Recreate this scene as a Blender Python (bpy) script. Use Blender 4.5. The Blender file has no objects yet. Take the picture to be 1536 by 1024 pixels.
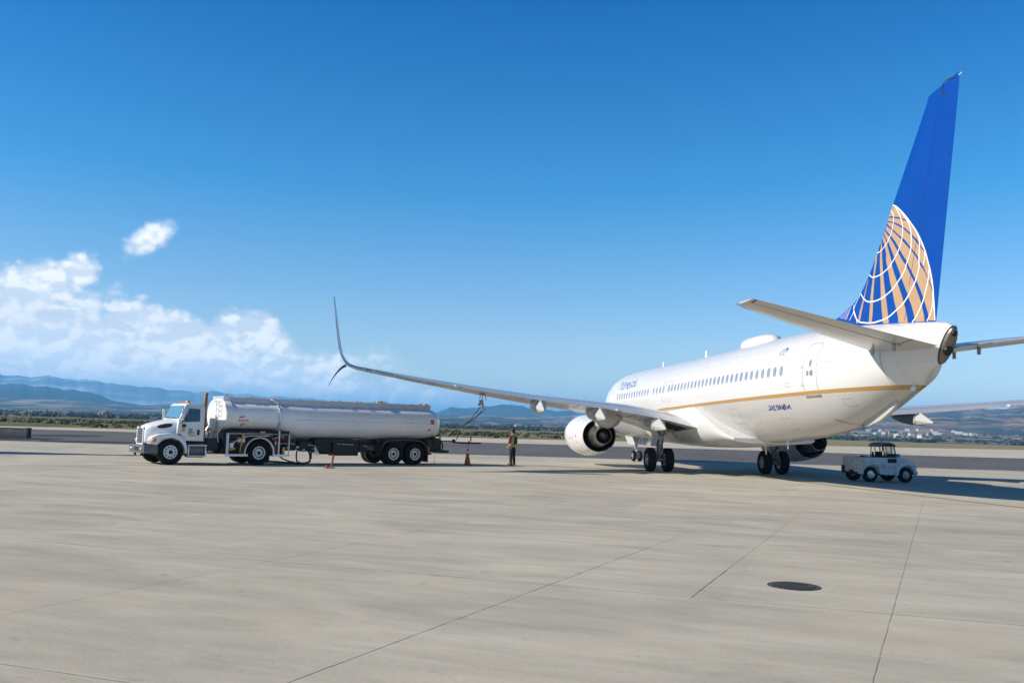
import math, random
from math import sin, cos, pi, sqrt, radians as RAD
from bisect import bisect_right
# ---------------------------------------------------------------- airliner geometry (X aft of nose, Y to port, Z up)
def cr(tab, x, k):
    """Catmull-Rom through column k of a table sorted by column 0"""
    n = len(tab)
    if x <= tab[0][0]: return tab[0][k]
    if x >= tab[-1][0]: return tab[-1][k]
    i = bisect_right([r[0] for r in tab], x) - 1
    x1, x2 = tab[i][0], tab[i+1][0]
    y1, y2 = tab[i][k], tab[i+1][k]
    d = (y2-y1)/(x2-x1)
    m1 = d if i == 0 else (y2-tab[i-1][k])/(x2-tab[i-1][0])
    m2 = d if i+2 >= n else (tab[i+2][k]-y1)/(tab[i+2][0]-x1)
    h = x2-x1; t = (x-x1)/h
    return (2*t**3-3*t*t+1)*y1 + (t**3-2*t*t+t)*h*m1 + (3*t*t-2*t**3)*y2 + (t**3-t*t)*h*m2
def lin(tab, x, k=1):
    if x <= tab[0][0]: return tab[0][k]
    for a, b in zip(tab, tab[1:]):
        if x <= b[0]: return a[k]+(b[k]-a[k])*(x-a[0])/(b[0]-a[0])
    return tab[-1][k]
FUS = [(0,3.12,2.98,.05),(.15,3.38,2.68,.33),(.6,3.78,2.3,.72),(1.3,4.2,2.02,1.07),(2.2,4.75,1.8,1.38),
       (3.2,5.2,1.63,1.6),(4.5,5.47,1.53,1.77),(6,5.57,1.5,1.86),(8,5.6,1.5,1.88),(12,5.6,1.5,1.88),(20,5.64,1.5,1.88),
       (24.8,5.72,1.53,1.88),(27,5.75,1.58,1.86),(29,5.76,1.71,1.8),(31,5.74,1.9,1.69),(33,5.66,2.2,1.52),(34.5,5.56,2.63,1.33),
       (36,5.45,3.2,1.05),(37,5.36,3.55,.78),(37.8,5.28,3.80,.48),(38.2,5.22,3.94,.33),(38.5,5.10,4.04,.23)]
def fus(X): return cr(FUS,X,1), cr(FUS,X,2), cr(FUS,X,3)
def fus_pt(X, a):
    """a = 0 at the crown, growing to port"""
    zt, zb, w = fus(X); zc = zb+.53*(zt-zb)
    c = cos(a); h = (zt-zc) if c >= 0 else (zc-zb)
    z = zc+h*c
    return (X+(.62*(z-5.1)+.22*w*sin(a))*min(max((X-36.6)/1.7,0),1), w*sin(a), z)
def fus_y(X, Z):
    zt, zb, w = fus(X); zc = zb+.53*(zt-zb)
    h = (zt-zc) if Z >= zc else (zc-zb)
    q = 1-((Z-zc)/h)**2
    return w*sqrt(max(q,0.0))
FINLE = [(5.2,29.6),(5.75,30.6),(6.1,31.88),(6.45,32.97),(7.03,33.74),(8.07,34.6),(9.3,35.45),(10.79,36.53),(12.1,37.47),(12.34,37.64)]
def fin_le(z): return cr(FINLE, z, 1)
def fin_te(z): return 37.69+(z-5.31)*.1894
def naca(u, t):
    u = min(max(u,0.0),1.0)
    return 5*t*(.2969*sqrt(u)-.126*u-.3516*u*u+.2843*u**3-.1036*u**4)
def fin_y(X, z):
    le, te = fin_le(z), fin_te(z)
    main = te-max(le, 33.0+(z-6.45)*.733)
    return naca((X-le)/(te-le), .095)*main
GOLD = [([(35.33, 9.311), (35.824, 9.144), (36.153, 8.92), (36.403, 8.699), (36.553, 8.533)], [(35.138, 8.988), (35.633, 8.889), (36.045, 8.769), (36.436, 8.599), (36.543, 8.529)]), ([(35.122, 8.959), (35.727, 8.815), (36.12, 8.696), (36.486, 8.537), (36.73, 8.373), (36.944, 8.117), (37.119, 7.823), (37.272, 7.517)], [(35.057, 8.877), (35.652, 8.71), (36.049, 8.539), (36.331, 8.376), (36.659, 8.125), (36.997, 7.827), (37.228, 7.525)]), ([(35.049, 8.847), (35.655, 8.669), (35.975, 8.509), (36.297, 8.338), (36.626, 8.087), (36.964, 7.769), (37.212, 7.488), (37.313, 7.43), (37.469, 6.992), (37.502, 6.847), (37.591, 6.46), (37.607, 6.231)], [(35.241, 8.735), (35.668, 8.475), (36.051, 8.187), (36.327, 8.008), (36.678, 7.656), (36.891, 7.447), (37.067, 7.237), (37.062, 7.192), (37.215, 7.019), (37.33, 6.77), (37.501, 6.473), (37.584, 6.255)]), ([(35.09, 8.743), (35.587, 8.471), (35.979, 8.18), (36.224, 7.987), (36.551, 7.69), (36.768, 7.499), (36.976, 7.233), (37.104, 7.036), (37.09, 7.071), (37.24, 6.878), (37.342, 6.695), (37.442, 6.513), (37.561, 6.227), (37.592, 5.986), (37.625, 5.355)], [(35.157, 8.554), (35.558, 8.288), (35.835, 8.033), (36.05, 7.764), (36.218, 7.548), (36.443, 7.294), (36.432, 7.322), (36.53, 7.133), (36.691, 6.892), (36.926, 6.558), (37.053, 6.308), (37.187, 5.997), (37.267, 5.778), (37.352, 5.561), (37.35, 5.37)]), ([(35.086, 8.538), (35.477, 8.262), (35.686, 8.041), (35.873, 7.828), (36.082, 7.541), (36.247, 7.328), (36.408, 7.158), (36.427, 7.128), (36.558, 6.913), (36.765, 6.624), (36.838, 6.422), (36.973, 6.129), (37.052, 5.909), (37.104, 5.715), (37.158, 5.5), (37.168, 5.373)], [(34.945, 8.538), (35.45, 8.067), (35.616, 7.803), (35.766, 7.567), (35.82, 7.439), (35.967, 7.205), (36.107, 6.919), (36.242, 6.659), (36.399, 6.356), (36.477, 6.131), (36.589, 5.904), (36.642, 5.727), (36.699, 5.53), (36.743, 5.398)]), ([(34.805, 8.548), (35.218, 8.23), (35.373, 7.987), (35.504, 7.709), (35.621, 7.489), (35.608, 7.443), (35.667, 7.277), (35.817, 6.943), (35.925, 6.75), (36.03, 6.538), (36.135, 6.306), (36.197, 6.082), (36.276, 5.856), (36.33, 5.635), (36.371, 5.423)], [(34.797, 8.485), (35.147, 8.085), (35.307, 7.735), (35.302, 7.531), (35.434, 7.182), (35.574, 6.715), (35.7, 6.409), (35.741, 6.14), (35.804, 5.913), (35.874, 5.687), (35.899, 5.46)]), ([(34.764, 8.47), (34.979, 8.075), (35.027, 7.787), (35.074, 7.522), (35.075, 7.548), (35.125, 7.233), (35.224, 6.767), (35.29, 6.466), (35.334, 6.148), (35.353, 5.835), (35.387, 5.503)], [(34.756, 8.471), (34.88, 8.096), (34.89, 7.77), (34.905, 7.579), (34.95, 7.263), (34.994, 6.915), (35.035, 6.456), (35.036, 6.231), (35.038, 5.917), (35.066, 5.533)]), ([(34.715, 8.437), (34.645, 7.708), (34.678, 7.643), (34.627, 7.317), (34.602, 7.068), (34.593, 6.747), (34.58, 6.382), (34.534, 6.022), (34.424, 5.597)], [(34.691, 8.441), (34.448, 7.746), (34.51, 7.675), (34.502, 7.339), (34.476, 7.088), (34.435, 6.724), (34.407, 6.405), (34.35, 6.045), (34.244, 5.611)]), ([(34.115, 7.077), (34.051, 6.782), (34.01, 6.459), (33.877, 6.102), (33.727, 5.746)], [(34.062, 7.086), (33.992, 6.791), (33.918, 6.472), (33.755, 6.117), (33.582, 5.762)])]
WHITE = [([(35.35, 9.345), (35.821, 9.166), (36.152, 8.941), (36.437, 8.691), (36.698, 8.41), (36.944, 8.117), (37.148, 7.797), (37.314, 7.45), (37.469, 6.992), (37.504, 6.888), (37.591, 6.46), (37.623, 5.982), (37.64, 5.343)], 0.045), ([(35.271, 9.25), (35.617, 9.003), (35.705, 8.835), (35.698, 8.647), (35.629, 8.452), (35.519, 8.264), (35.283, 8.057), (34.984, 7.924), (34.757, 7.893), (34.37, 7.939)], 0.036), ([(35.8, 9.16), (36.041, 8.884), (36.174, 8.646), (36.245, 8.384), (36.208, 8.083), (36.085, 7.819), (35.873, 7.569), (35.55, 7.313), (35.628, 7.328), (35.353, 7.218), (35.025, 7.125), (34.621, 7.099), (34.356, 7.154), (34.053, 7.301)], 0.039), ([(36.153, 8.931), (36.436, 8.63), (36.6, 8.39), (36.666, 8.154), (36.665, 7.75), (36.578, 7.483), (36.375, 7.154), (36.393, 7.134), (36.142, 6.87), (35.741, 6.579), (35.403, 6.428), (35.006, 6.325), (34.514, 6.299), (34.162, 6.368), (33.89, 6.523), (33.596, 6.709)], 0.043), ([(36.973, 8.051), (37.063, 7.794), (37.047, 7.518), (37.027, 7.383), (37.021, 7.225), (37.016, 7.087), (37.027, 7.113), (37.006, 6.99), (36.848, 6.654), (36.603, 6.371), (36.228, 6.056), (35.779, 5.851), (35.322, 5.683), (34.778, 5.62), (34.417, 5.613), (33.919, 5.678), (33.618, 5.758), (33.397, 5.995), (33.313, 6.22), (33.411, 6.447), (33.561, 6.666)], 0.045), ([(37.299, 7.453), (37.276, 7.24), (37.209, 7.054)], 0.034), ([(37.475, 6.913), (37.397, 6.551), (37.193, 6.079), (36.977, 5.772), (36.732, 5.505), (36.593, 5.408)], 0.041), ([(37.579, 6.173), (37.592, 5.986), (37.516, 5.707), (37.413, 5.512), (37.28, 5.365)], 0.034), ([(33.596, 6.709), (32.893, 6.5), (32.155, 6.251), (31.645, 6.112)], 0.024), ([(33.063, 6.301), (32.9, 6.03), (32.798, 5.896)], 0.024), ([(33.209, 6.379), (33.312, 6.124), (33.046, 5.845)], 0.024), ([(33.327, 6.17), (33.49, 5.913), (33.549, 5.699)], 0.028)]
VIOLET = ([(32.513, 6.354), (32.339, 6.2), (32.079, 6.05)], [(33.069, 6.276), (32.913, 6.077), (32.761, 5.91)])
HANTENNA = [(38.845, 12.26), (38.341, 12.284), (38.233, 11.952), (38.424, 11.868)]
TXT_AFT = [[(29.47, 2.964), (29.566, 2.915), (29.529, 2.843), (29.415, 2.805), (29.353, 2.83)], [(29.696, 2.968), (29.735, 2.944), (29.624, 2.81), (29.691, 2.809)], [(29.89, 2.981), (29.778, 2.84), (29.839, 2.791), (29.927, 2.814)], [(29.98, 2.947), (30.038, 2.899), (30.07, 2.828)], [(30.057, 2.962), (30.125, 2.965), (30.176, 2.928)], [(30.047, 2.82), (30.134, 2.827), (30.289, 2.958)], [(30.294, 2.973), (30.33, 2.902), (30.253, 2.817)], [(30.435, 2.971), (30.481, 2.931), (30.374, 2.812)], [(30.645, 2.998), (30.477, 2.822), (30.61, 2.817), (30.706, 2.997)], [(30.762, 2.934), (30.771, 2.826), (31.007, 2.976)], [(30.984, 2.984), (30.974, 2.885), (31.012, 2.815)]]
TXT_FWD = [[(7.438, 4.382), (7.433, 4.594), (7.379, 4.796), (7.605, 4.786), (7.98, 4.459)], [(7.869, 4.393), (8.282, 4.378), (8.317, 4.515), (8.059, 4.751), (8.383, 4.793)], [(8.708, 4.416), (8.498, 4.661), (8.853, 4.646), (9.417, 4.402)], [(9.105, 4.401), (9.527, 4.398)], [(8.865, 4.687), (9.146, 4.744), (9.385, 4.54)], [(9.418, 4.759), (9.811, 4.414)], [(9.879, 4.601), (10.167, 4.413)], [(9.78, 4.715), (9.931, 4.776), (10.177, 4.737)], [(10.518, 4.412), (10.267, 4.557), (10.275, 4.651)], [(10.843, 4.426), (10.592, 4.543)], [(10.344, 4.77), (10.669, 4.58), (10.63, 4.865)], [(11.082, 4.429), (10.989, 4.566)]]
TXT_STAR = [[(30.224, 4.805), (30.194, 4.879), (30.277, 4.945), (30.373, 5.043)], [(30.412, 4.784), (30.499, 4.83), (30.488, 4.909), (30.565, 4.956), (30.616, 4.997)], [(30.451, 5.037), (30.534, 5.063), (30.676, 5.012), (30.626, 4.99), (30.473, 5.022)], [(30.709, 4.905), (30.744, 4.942)]]
EXPO=0.45; SUN_ELEV=30.0; SUN_TRAVEL=(1,.25); SUN_E=5.0; SKY_S=.10
SKYRAMP=[(0,(1.9,1.5,1.12)),(.045,(1.35,1.25,1.14)),(.09,(.85,1.06,1.16)),(.16,(.24,.90,1.22)),(.28,(.0,.60,1.14)),(.42,(.0,.22,.48)),(1,(.0,.10,.22))]
CLOUDTOP=[(-60,5.0),(-40,6.2),(-29,6.4),(-25,6.6),(-22,5.4),(-18,4.8),(-15.5,4.6),(-13,3.9),(-9,2.9),(-5,2.1),(-2,1.4),(6,.8),(20,.3)]
PUFFS=[(-21.7,10.2,1.75,.8,.65,.93,1.8,.8),(-25.3,8.2,1.3,1.1,.3,.95,1.9,.5),(-27.4,6.9,2.9,1.7,.2,.98,1.7,.4),(-22.4,5.3,2.6,1.6,-.1,.98,1.7,.4),(-19.6,4.9,2.4,1.5,-.2,.98,1.7,.4),(-16.5,5.2,2.3,1.55,0,.98,1.7,.4),(-14.3,4.2,2.2,1.3,-.3,.96,1.8,.45),(-11.8,3.0,2.3,1.1,-.2,.85,2.0,.7)]
CLOUD_D=(.70,.74,.80); CLOUD_L=(1.04,1.0,.95)
CONC=(.455,.417,.335)
HAZE_C=(.19,.58,1.0); HAZE_D=1.2e-4; HAZE_G=0.0; HOUSES=64
FARSKY=[(x,.88*(619.5+x*.02965-y)) for x,y in((-900,556),(-300,566),(-100,560),(0,560),(30,559),(60,562),(100,565),(150,570),(200,577),(250,581),(300,583),(350,585),(400,590),(450,591),(500,596),(540,600),(600,605),(660,613),(720,615),(840,620),(1000,626),(1300,634),(1700,640),(2600,650))]
LEFTSKY=[(-900,45),(-300,30),(0,39),(30,41),(55,39),(120,35),(150,31),(167,25),(200,20),(260,14),(330,9),(420,4),(520,0),(600,0),(2600,0)]
MESASKY=[(-900,0),(480,0),(560,6),(640,18),(672,25),(680,29),(712,29.5),(735,33),(765,35),(785,34),(802,30),(840,29),(900,27),(1000,24),(1120,20),(1250,12),(1400,0),(2600,0)]
RIGHTSKY=[(-900,0),(860,0),(950,6),(1060,18),(1160,28),(1240,33),(1290,36),(1330,39),(1365,38),(1410,46),(1428,46.5),(1445,43),(1475,47.5),(1500,47),(1536,52),(1620,50),(1800,44),(2600,50)]
PLAIN=[(620,-2.2,-2.2),(800,-1.4,-1.0),(1000,-.3,.5),(1500,2,4),(2000,4.5,7.5),(3000,9,13),(4500,14,20),(6000,16.5,26),(7600,16,27)]
CASTER_X=-40.7; CASTER_Y=39.6
CAMAX = ((0.999562, -0.002761, 0.029474), (-0.029603, -0.093223, 0.995205), (0.0, 0.995641, 0.093264))
import bpy, bmesh
from mathutils import Vector, Matrix, noise as mnoise
random.seed(7)
SC = bpy.context.scene
COL = SC.collection
# ---------------------------------------------------------------- mesh helpers
class MB:
    def __init__(s): s.v=[]; s.f=[]; s.m=[]
    def add(s, vs, fs, m=0):
        o=len(s.v); s.v+=[tuple(p) for p in vs]; s.f+=[tuple(i+o for i in f) for f in fs]; s.m+=[m]*len(fs); return s
    def box(s, c, d, m=0, rot=None):
        x,y,z=(q/2 for q in d); P=[Vector((a*x,b*y,e*z)) for a in(-1,1) for b in(-1,1) for e in(-1,1)]
        if rot is not None: P=[rot@p for p in P]
        P=[p+Vector(c) for p in P]
        return s.add(P,[(0,1,3,2),(4,6,7,5),(0,4,5,1),(2,3,7,6),(0,2,6,4),(1,5,7,3)],m)
    def hexa(s, P, m=0):   # 8 corner points, bottom ring then top ring
        return s.add(P,[(0,1,2,3),(4,7,6,5),(0,4,5,1),(1,5,6,2),(2,6,7,3),(3,7,4,0)],m)
    def loft(s, rings, m=0, cap0=True, cap1=True, closed=True):
        n=len(rings[0]); o=[p for r in rings for p in r]; fs=[]
        for i in range(len(rings)-1):
            for j in range(n if closed else n-1):
                k=(j+1)%n; fs.append((i*n+j,i*n+k,(i+1)*n+k,(i+1)*n+j))
        if cap0: fs.append(tuple(range(n-1,-1,-1)))
        if cap1: fs.append(tuple((len(rings)-1)*n+j for j in range(n)))
        return s.add(o,fs,m)
    def tube(s, pts, r, n=8, m=0, cap=True):
        pts=[Vector(p) for p in pts]; rings=[]; up=None
        for i,p in enumerate(pts):
            d=(pts[min(i+1,len(pts)-1)]-pts[max(i-1,0)]).normalized()
            if up is None: up=Vector((0,0,1)) if abs(d.z)<.9 else Vector((1,0,0))
            a=d.cross(up).normalized(); b=a.cross(d).normalized(); up=b
            q=r[i] if isinstance(r,(list,tuple)) else r
            rings.append([p+a*(q*cos(2*pi*k/n))+b*(q*sin(2*pi*k/n)) for k in range(n)])
        return s.loft(rings,m,cap,cap)
    def lathe(s, prof, o, ax, n=24, m=0, cap0=False, cap1=False, sq=(1,1)):
        ax=Vector(ax).normalized(); o=Vector(o)
        up=Vector((0,0,1)) if abs(ax.z)<.9 else Vector((1,0,0))
        a=ax.cross(up).normalized(); b=a.cross(ax).normalized()
        rings=[[o+ax*t+a*(max(r,1e-4)*cos(2*pi*k/n)*sq[0])+b*(max(r,1e-4)*sin(2*pi*k/n)*sq[1]) for k in range(n)] for t,r in prof]
        return s.loft(rings,m,cap0,cap1)
    def prism(s, pts, f, a, b, m=0):   # outline pts (u,v) swept between depth a and b by f(u,v,d)
        n=len(pts); P=[f(u,v,a) for u,v in pts]+[f(u,v,b) for u,v in pts]
        fs=[tuple(range(n)),tuple(range(2*n-1,n-1,-1))]+[(i,(i+1)%n,n+(i+1)%n,n+i) for i in range(n)]
        return s.add(P,fs,m)
    def ball(s, c, r, m=0, n=10, k=6):
        rx,ry,rz=r if isinstance(r,(tuple,list)) else (r,r,r)
        rings=[[(c[0]+rx*sin(pi*max(min(i/k,.995),.005))*cos(2*pi*j/n),c[1]+ry*sin(pi*max(min(i/k,.995),.005))*sin(2*pi*j/n),c[2]+rz*cos(pi*i/k)) for j in range(n)] for i in range(k+1)]
        return s.loft(rings,m)
    def build(s, name, mats, parent=None, bevel=0, ang=38, fn=None, label=None, tri=False):
        me=bpy.data.meshes.new(name)
        vs=[fn(*p) for p in s.v] if fn else s.v
        me.from_pydata(vs,[],s.f)
        mats=mats if isinstance(mats,(list,tuple)) else [mats]
        for q in mats: me.materials.append(q)
        me.polygons.foreach_set('material_index',s.m)
        bm=bmesh.new(); bm.from_mesh(me)
        bmesh.ops.recalc_face_normals(bm,faces=bm.faces)
        if bevel:
            es=[e for e in bm.edges if len(e.link_faces)==2 and e.calc_face_angle(0)>.6]
            bmesh.ops.bevel(bm,geom=es,offset=bevel,segments=2,profile=.5,affect='EDGES',clamp_overlap=True)
        bm.to_mesh(me); bm.free()
        me.polygons.foreach_set('use_smooth',[True]*len(me.polygons))
        me.set_sharp_from_angle(angle=RAD(ang))
        ob=bpy.data.objects.new(name,me); COL.objects.link(ob)
        if parent: ob.parent=parent
        if label: ob['label']=label
        return ob
def thing(name,label,cat,loc=(0,0,0),rz=0,group=None):
    o=bpy.data.objects.new(name,None); COL.objects.link(o); o.location=loc; o.rotation_euler=(0,0,rz); o.empty_display_size=.3
    return tag(o,label,cat,group)
def tag(o,label,cat,group=None):
    o['label']=label; o['category']=cat
    if group: o['group']=group
    return o
def kind(o,k,label=None,cat=None):
    o['kind']=k
    if label: o['label']=label
    if cat: o['category']=cat
    return o
def dup(root,loc,rz=0,label=None,scale=1):
    r=root.copy(); COL.objects.link(r); r.location=loc; r.rotation_euler=(0,0,rz); r.scale=(scale,)*3
    if label: r['label']=label
    for ch in list(root.children):
        c=ch.copy(); COL.objects.link(c); c.parent=r
        for g in ch.children:
            d=g.copy(); COL.objects.link(d); d.parent=c
    return r
# ---------------------------------------------------------------- materials
class NT:
    def __init__(s,tree): s.t=tree; s.n=tree.nodes; s.l=tree.links
    def new(s,ty,**kw):
        n=s.n.new(ty)
        for k,v in kw.items(): setattr(n,k,v)
        return n
    def put(s,sock,v):
        if hasattr(v,'is_output') or isinstance(v,bpy.types.NodeSocket): s.l.new(v,sock)
        elif v is not None: sock.default_value=v
    def math(s,op,a,b=None,c=None,clamp=False):
        n=s.new('ShaderNodeMath',operation=op,use_clamp=clamp); s.put(n.inputs[0],a); s.put(n.inputs[1],b); s.put(n.inputs[2],c); return n.outputs[0]
    def vmath(s,op,a,b=None):
        n=s.new('ShaderNodeVectorMath',operation=op); s.put(n.inputs[0],a); s.put(n.inputs[1],b)
        return n.outputs['Value'] if op in('DOT_PRODUCT','LENGTH') else n.outputs[0]
    def mix(s,f,a,b,bl='MIX'):
        n=s.new('ShaderNodeMix',data_type='RGBA',blend_type=bl,clamp_factor=True)
        s.put(n.inputs[0],f); s.put(n.inputs[6],a if not isinstance(a,tuple) else (*a,1)[:4]); s.put(n.inputs[7],b if not isinstance(b,tuple) else (*b,1)[:4]); return n.outputs[2]
    def rng(s,v,a,b,c=0,d=1,smooth=False):
        n=s.new('ShaderNodeMapRange',interpolation_type='SMOOTHSTEP' if smooth else 'LINEAR'); s.put(n.inputs[0],v)
        for i,q in enumerate((a,b,c,d)): s.put(n.inputs[1+i],q)
        return n.outputs[0]
    def noise(s,vec,scale,detail=4,rough=.55,dist=0):
        n=s.new('ShaderNodeTexNoise'); s.put(n.inputs['Vector'],vec); n.inputs['Scale'].default_value=scale; n.inputs['Detail'].default_value=detail; n.inputs['Roughness'].default_value=rough; n.inputs['Distortion'].default_value=dist; return n.outputs['Fac']
    def scale(s,vec,sc):
        return s.vmath('MULTIPLY',vec,sc)
    def sep(s,vec):
        n=s.new('ShaderNodeSeparateXYZ'); s.put(n.inputs[0],vec); return n.outputs
    def comb(s,x,y,z):
        n=s.new('ShaderNodeCombineXYZ'); s.put(n.inputs[0],x); s.put(n.inputs[1],y); s.put(n.inputs[2],z); return n.outputs[0]
def mat(name,col,rough=.5,metal=0.0,var=.12,nscale=3.0,bump=0.0,bscale=30.0,coat=0.0,spec=.5,dirt=None,dirtamt=0.0,emit=0,trans=0.0):
    m=bpy.data.materials.new(name); m.use_nodes=True; t=NT(m.node_tree); bs=t.n['Principled BSDF']
    tc=t.new('ShaderNodeTexCoord').outputs['Object']
    nz=t.noise(tc,nscale,5,.6)
    f=t.rng(nz,.3,.7,1-var,1+var)
    c=t.vmath('MULTIPLY',t.comb(*col),t.comb(f,f,f))
    if dirt:
        d=t.rng(t.noise(tc,nscale*1.7,6,.7,.6),.52,.72,0,dirtamt,True); c=t.mix(d,c,dirt)
    t.put(bs.inputs['Base Color'],c)
    t.put(bs.inputs['Roughness'],t.rng(nz,.3,.7,max(rough-.08,.02),min(rough+.08,1)))
    bs.inputs['Metallic'].default_value=metal; bs.inputs['Coat Weight'].default_value=coat; bs.inputs['Coat Roughness'].default_value=.08
    bs.inputs['Specular IOR Level'].default_value=spec
    if trans: bs.inputs['Transmission Weight'].default_value=trans
    if emit: bs.inputs['Emission Color'].default_value=(*col,1); bs.inputs['Emission Strength'].default_value=emit
    if bump:
        b=t.new('ShaderNodeBump'); b.inputs['Strength'].default_value=bump; b.inputs['Distance'].default_value=.01
        t.put(b.inputs['Height'],t.noise(tc,bscale,3,.6)); t.put(bs.inputs['Normal'],b.outputs[0])
    m['nt']=0
    return m
# ---------------------------------------------------------------- render, camera, light
import os
SC.render.engine='CYCLES'
SC.view_settings.view_transform='Standard'; SC.view_settings.look='None'; SC.view_settings.gamma=1.0; SC.view_settings.exposure=EXPO
try: SC.cycles.use_denoising=True
except Exception: pass
SC.cycles.max_bounces=8; SC.cycles.volume_bounces=2
cam=bpy.data.cameras.new('camera'); co=bpy.data.objects.new('camera',cam); COL.objects.link(co)
cam.sensor_width=36; cam.lens=36*1390.82/1536; cam.clip_start=.1; cam.clip_end=60000
R_,U_,F_=[Vector(q) for q in CAMAX]
co.matrix_world=Matrix(((R_.x,U_.x,-F_.x,0),(R_.y,U_.y,-F_.y,0),(R_.z,U_.z,-F_.z,1.8337),(0,0,0,1)))
SC.camera=co
SUN_EL=RAD(SUN_ELEV); SD=Vector((SUN_TRAVEL[0],SUN_TRAVEL[1],0)).normalized()
sd=Vector((SD.x*cos(SUN_EL),SD.y*cos(SUN_EL),-sin(SUN_EL)))
sl=bpy.data.lights.new('sun','SUN'); sl.energy=SUN_E; sl.angle=RAD(.5); sl.color=(1,.91,.78)
so=bpy.data.objects.new('sun',sl); COL.objects.link(so); so.rotation_euler=sd.to_track_quat('-Z','Y').to_euler(); so.location=(-30,10,40)
# ---------------------------------------------------------------- sky
w=bpy.data.worlds.new('World'); SC.world=w; w.use_nodes=True; w.cycles.sampling_method='MANUAL'; w.cycles.sample_map_resolution=512; t=NT(w.node_tree)
bg=t.n['Background']; bg.inputs['Strength'].default_value=SKY_S
sky=t.new('ShaderNodeTexSky'); sky.sky_type='NISHITA'; sky.sun_disc=False; sky.sun_elevation=SUN_EL; sky.sun_rotation=math.atan2(-SD.x,-SD.y)
sky.altitude=1400; sky.air_density=1.0; sky.dust_density=.3; sky.ozone_density=2.5
dirv=t.new('ShaderNodeTexCoord').outputs['Generated']
dx,dy,dz=t.sep(dirv)
az=t.math('MULTIPLY',t.math('ARCTAN2',dx,dy),180/pi); el=t.math('MULTIPLY',t.math('ARCSINE',dz),180/pi)
# the polarised deepening of the blue away from the horizon
rp=t.new('ShaderNodeValToRGB'); t.put(rp.inputs[0],t.rng(el,0,90))
for i,(p,c) in enumerate(SKYRAMP):
    e=rp.color_ramp.elements[i] if i<2 else rp.color_ramp.elements.new(p)
    e.position=p; e.color=(*c,1)
skc=t.mix(1.0,sky.outputs[0],rp.outputs[0],'MULTIPLY')
# clouds: a bank low on the left, one small cloud above it
cv=t.comb(t.math('MULTIPLY',az,.19),t.math('MULTIPLY',el,.26),0.0)
def billow(v):
    a_=t.noise(v,1.5,5,.5); c_=t.math('ABSOLUTE',t.math('SUBTRACT',t.noise(t.vmath('ADD',v,(7.3,2.1,0)),3.1,4,.5),.5))
    return t.math('ADD',a_,t.math('MULTIPLY',t.math('SUBTRACT',c_,.07),.75))
n1=billow(cv)
n2=billow(t.vmath('ADD',cv,(.07,-.10,0)))
top=t.new('ShaderNodeFloatCurve'); t.put(top.inputs['Value'],t.rng(az,-60,20))
cu=top.mapping.curves[0]
for i,(a,h) in enumerate(CLOUDTOP):
    x=(a+60)/80
    if i<2: cu.points[i].location=(x,h/12)
    else: cu.points.new(x,h/12)
top.mapping.update()
th=t.math('MULTIPLY',top.outputs[0],12)
bank=t.math('ADD',t.math('DIVIDE',t.math('SUBTRACT',th,el),1.5),t.math('MULTIPLY',t.math('SUBTRACT',n1,.5),4.0))
bank=t.rng(bank,-.9,.45,0,1,True)
bank=t.math('MULTIPLY',bank,t.rng(th,.3,2.6,0,.97))
def puff(a0,e0,ra,re,tilt,am,nz=3.0,sf=.85):
    u=t.math('SUBTRACT',az,a0); v=t.math('SUBTRACT',el,e0)
    c,s=cos(tilt),sin(tilt)
    p=t.math('DIVIDE',t.math('ADD',t.math('MULTIPLY',u,c),t.math('MULTIPLY',v,s)),ra)
    q=t.math('DIVIDE',t.math('SUBTRACT',t.math('MULTIPLY',v,c),t.math('MULTIPLY',u,s)),re)
    d=t.math('SQRT',t.math('ADD',t.math('MULTIPLY',p,p),t.math('MULTIPLY',q,q)))
    k=t.math('ADD',t.math('SUBTRACT',1.0,d),t.math('MULTIPLY',t.math('SUBTRACT',n1,.5),nz))
    return t.math('MULTIPLY',t.rng(k,-.12,sf,0,1,True),am)
cl=bank
for a in PUFFS: cl=t.math('MAXIMUM',cl,puff(*a))
lit=t.rng(t.math('SUBTRACT',n1,n2),-.07,.09,0,1,True)
lit=t.math('MULTIPLY',lit,t.rng(t.math('SUBTRACT',th,el),7.5,-.5,.25,1))
k=1/SKY_S
cc=t.mix(lit,tuple(q*k for q in CLOUD_D),tuple(q*k for q in CLOUD_L))
gl=t.rng(el,1.0,5.5,1.6,1.0); cc=t.vmath('MULTIPLY',cc,t.comb(gl,gl,gl)); skc=t.mix(t.math('MULTIPLY',cl,.94),skc,cc)
t.put(bg.inputs['Color'],skc)
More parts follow.
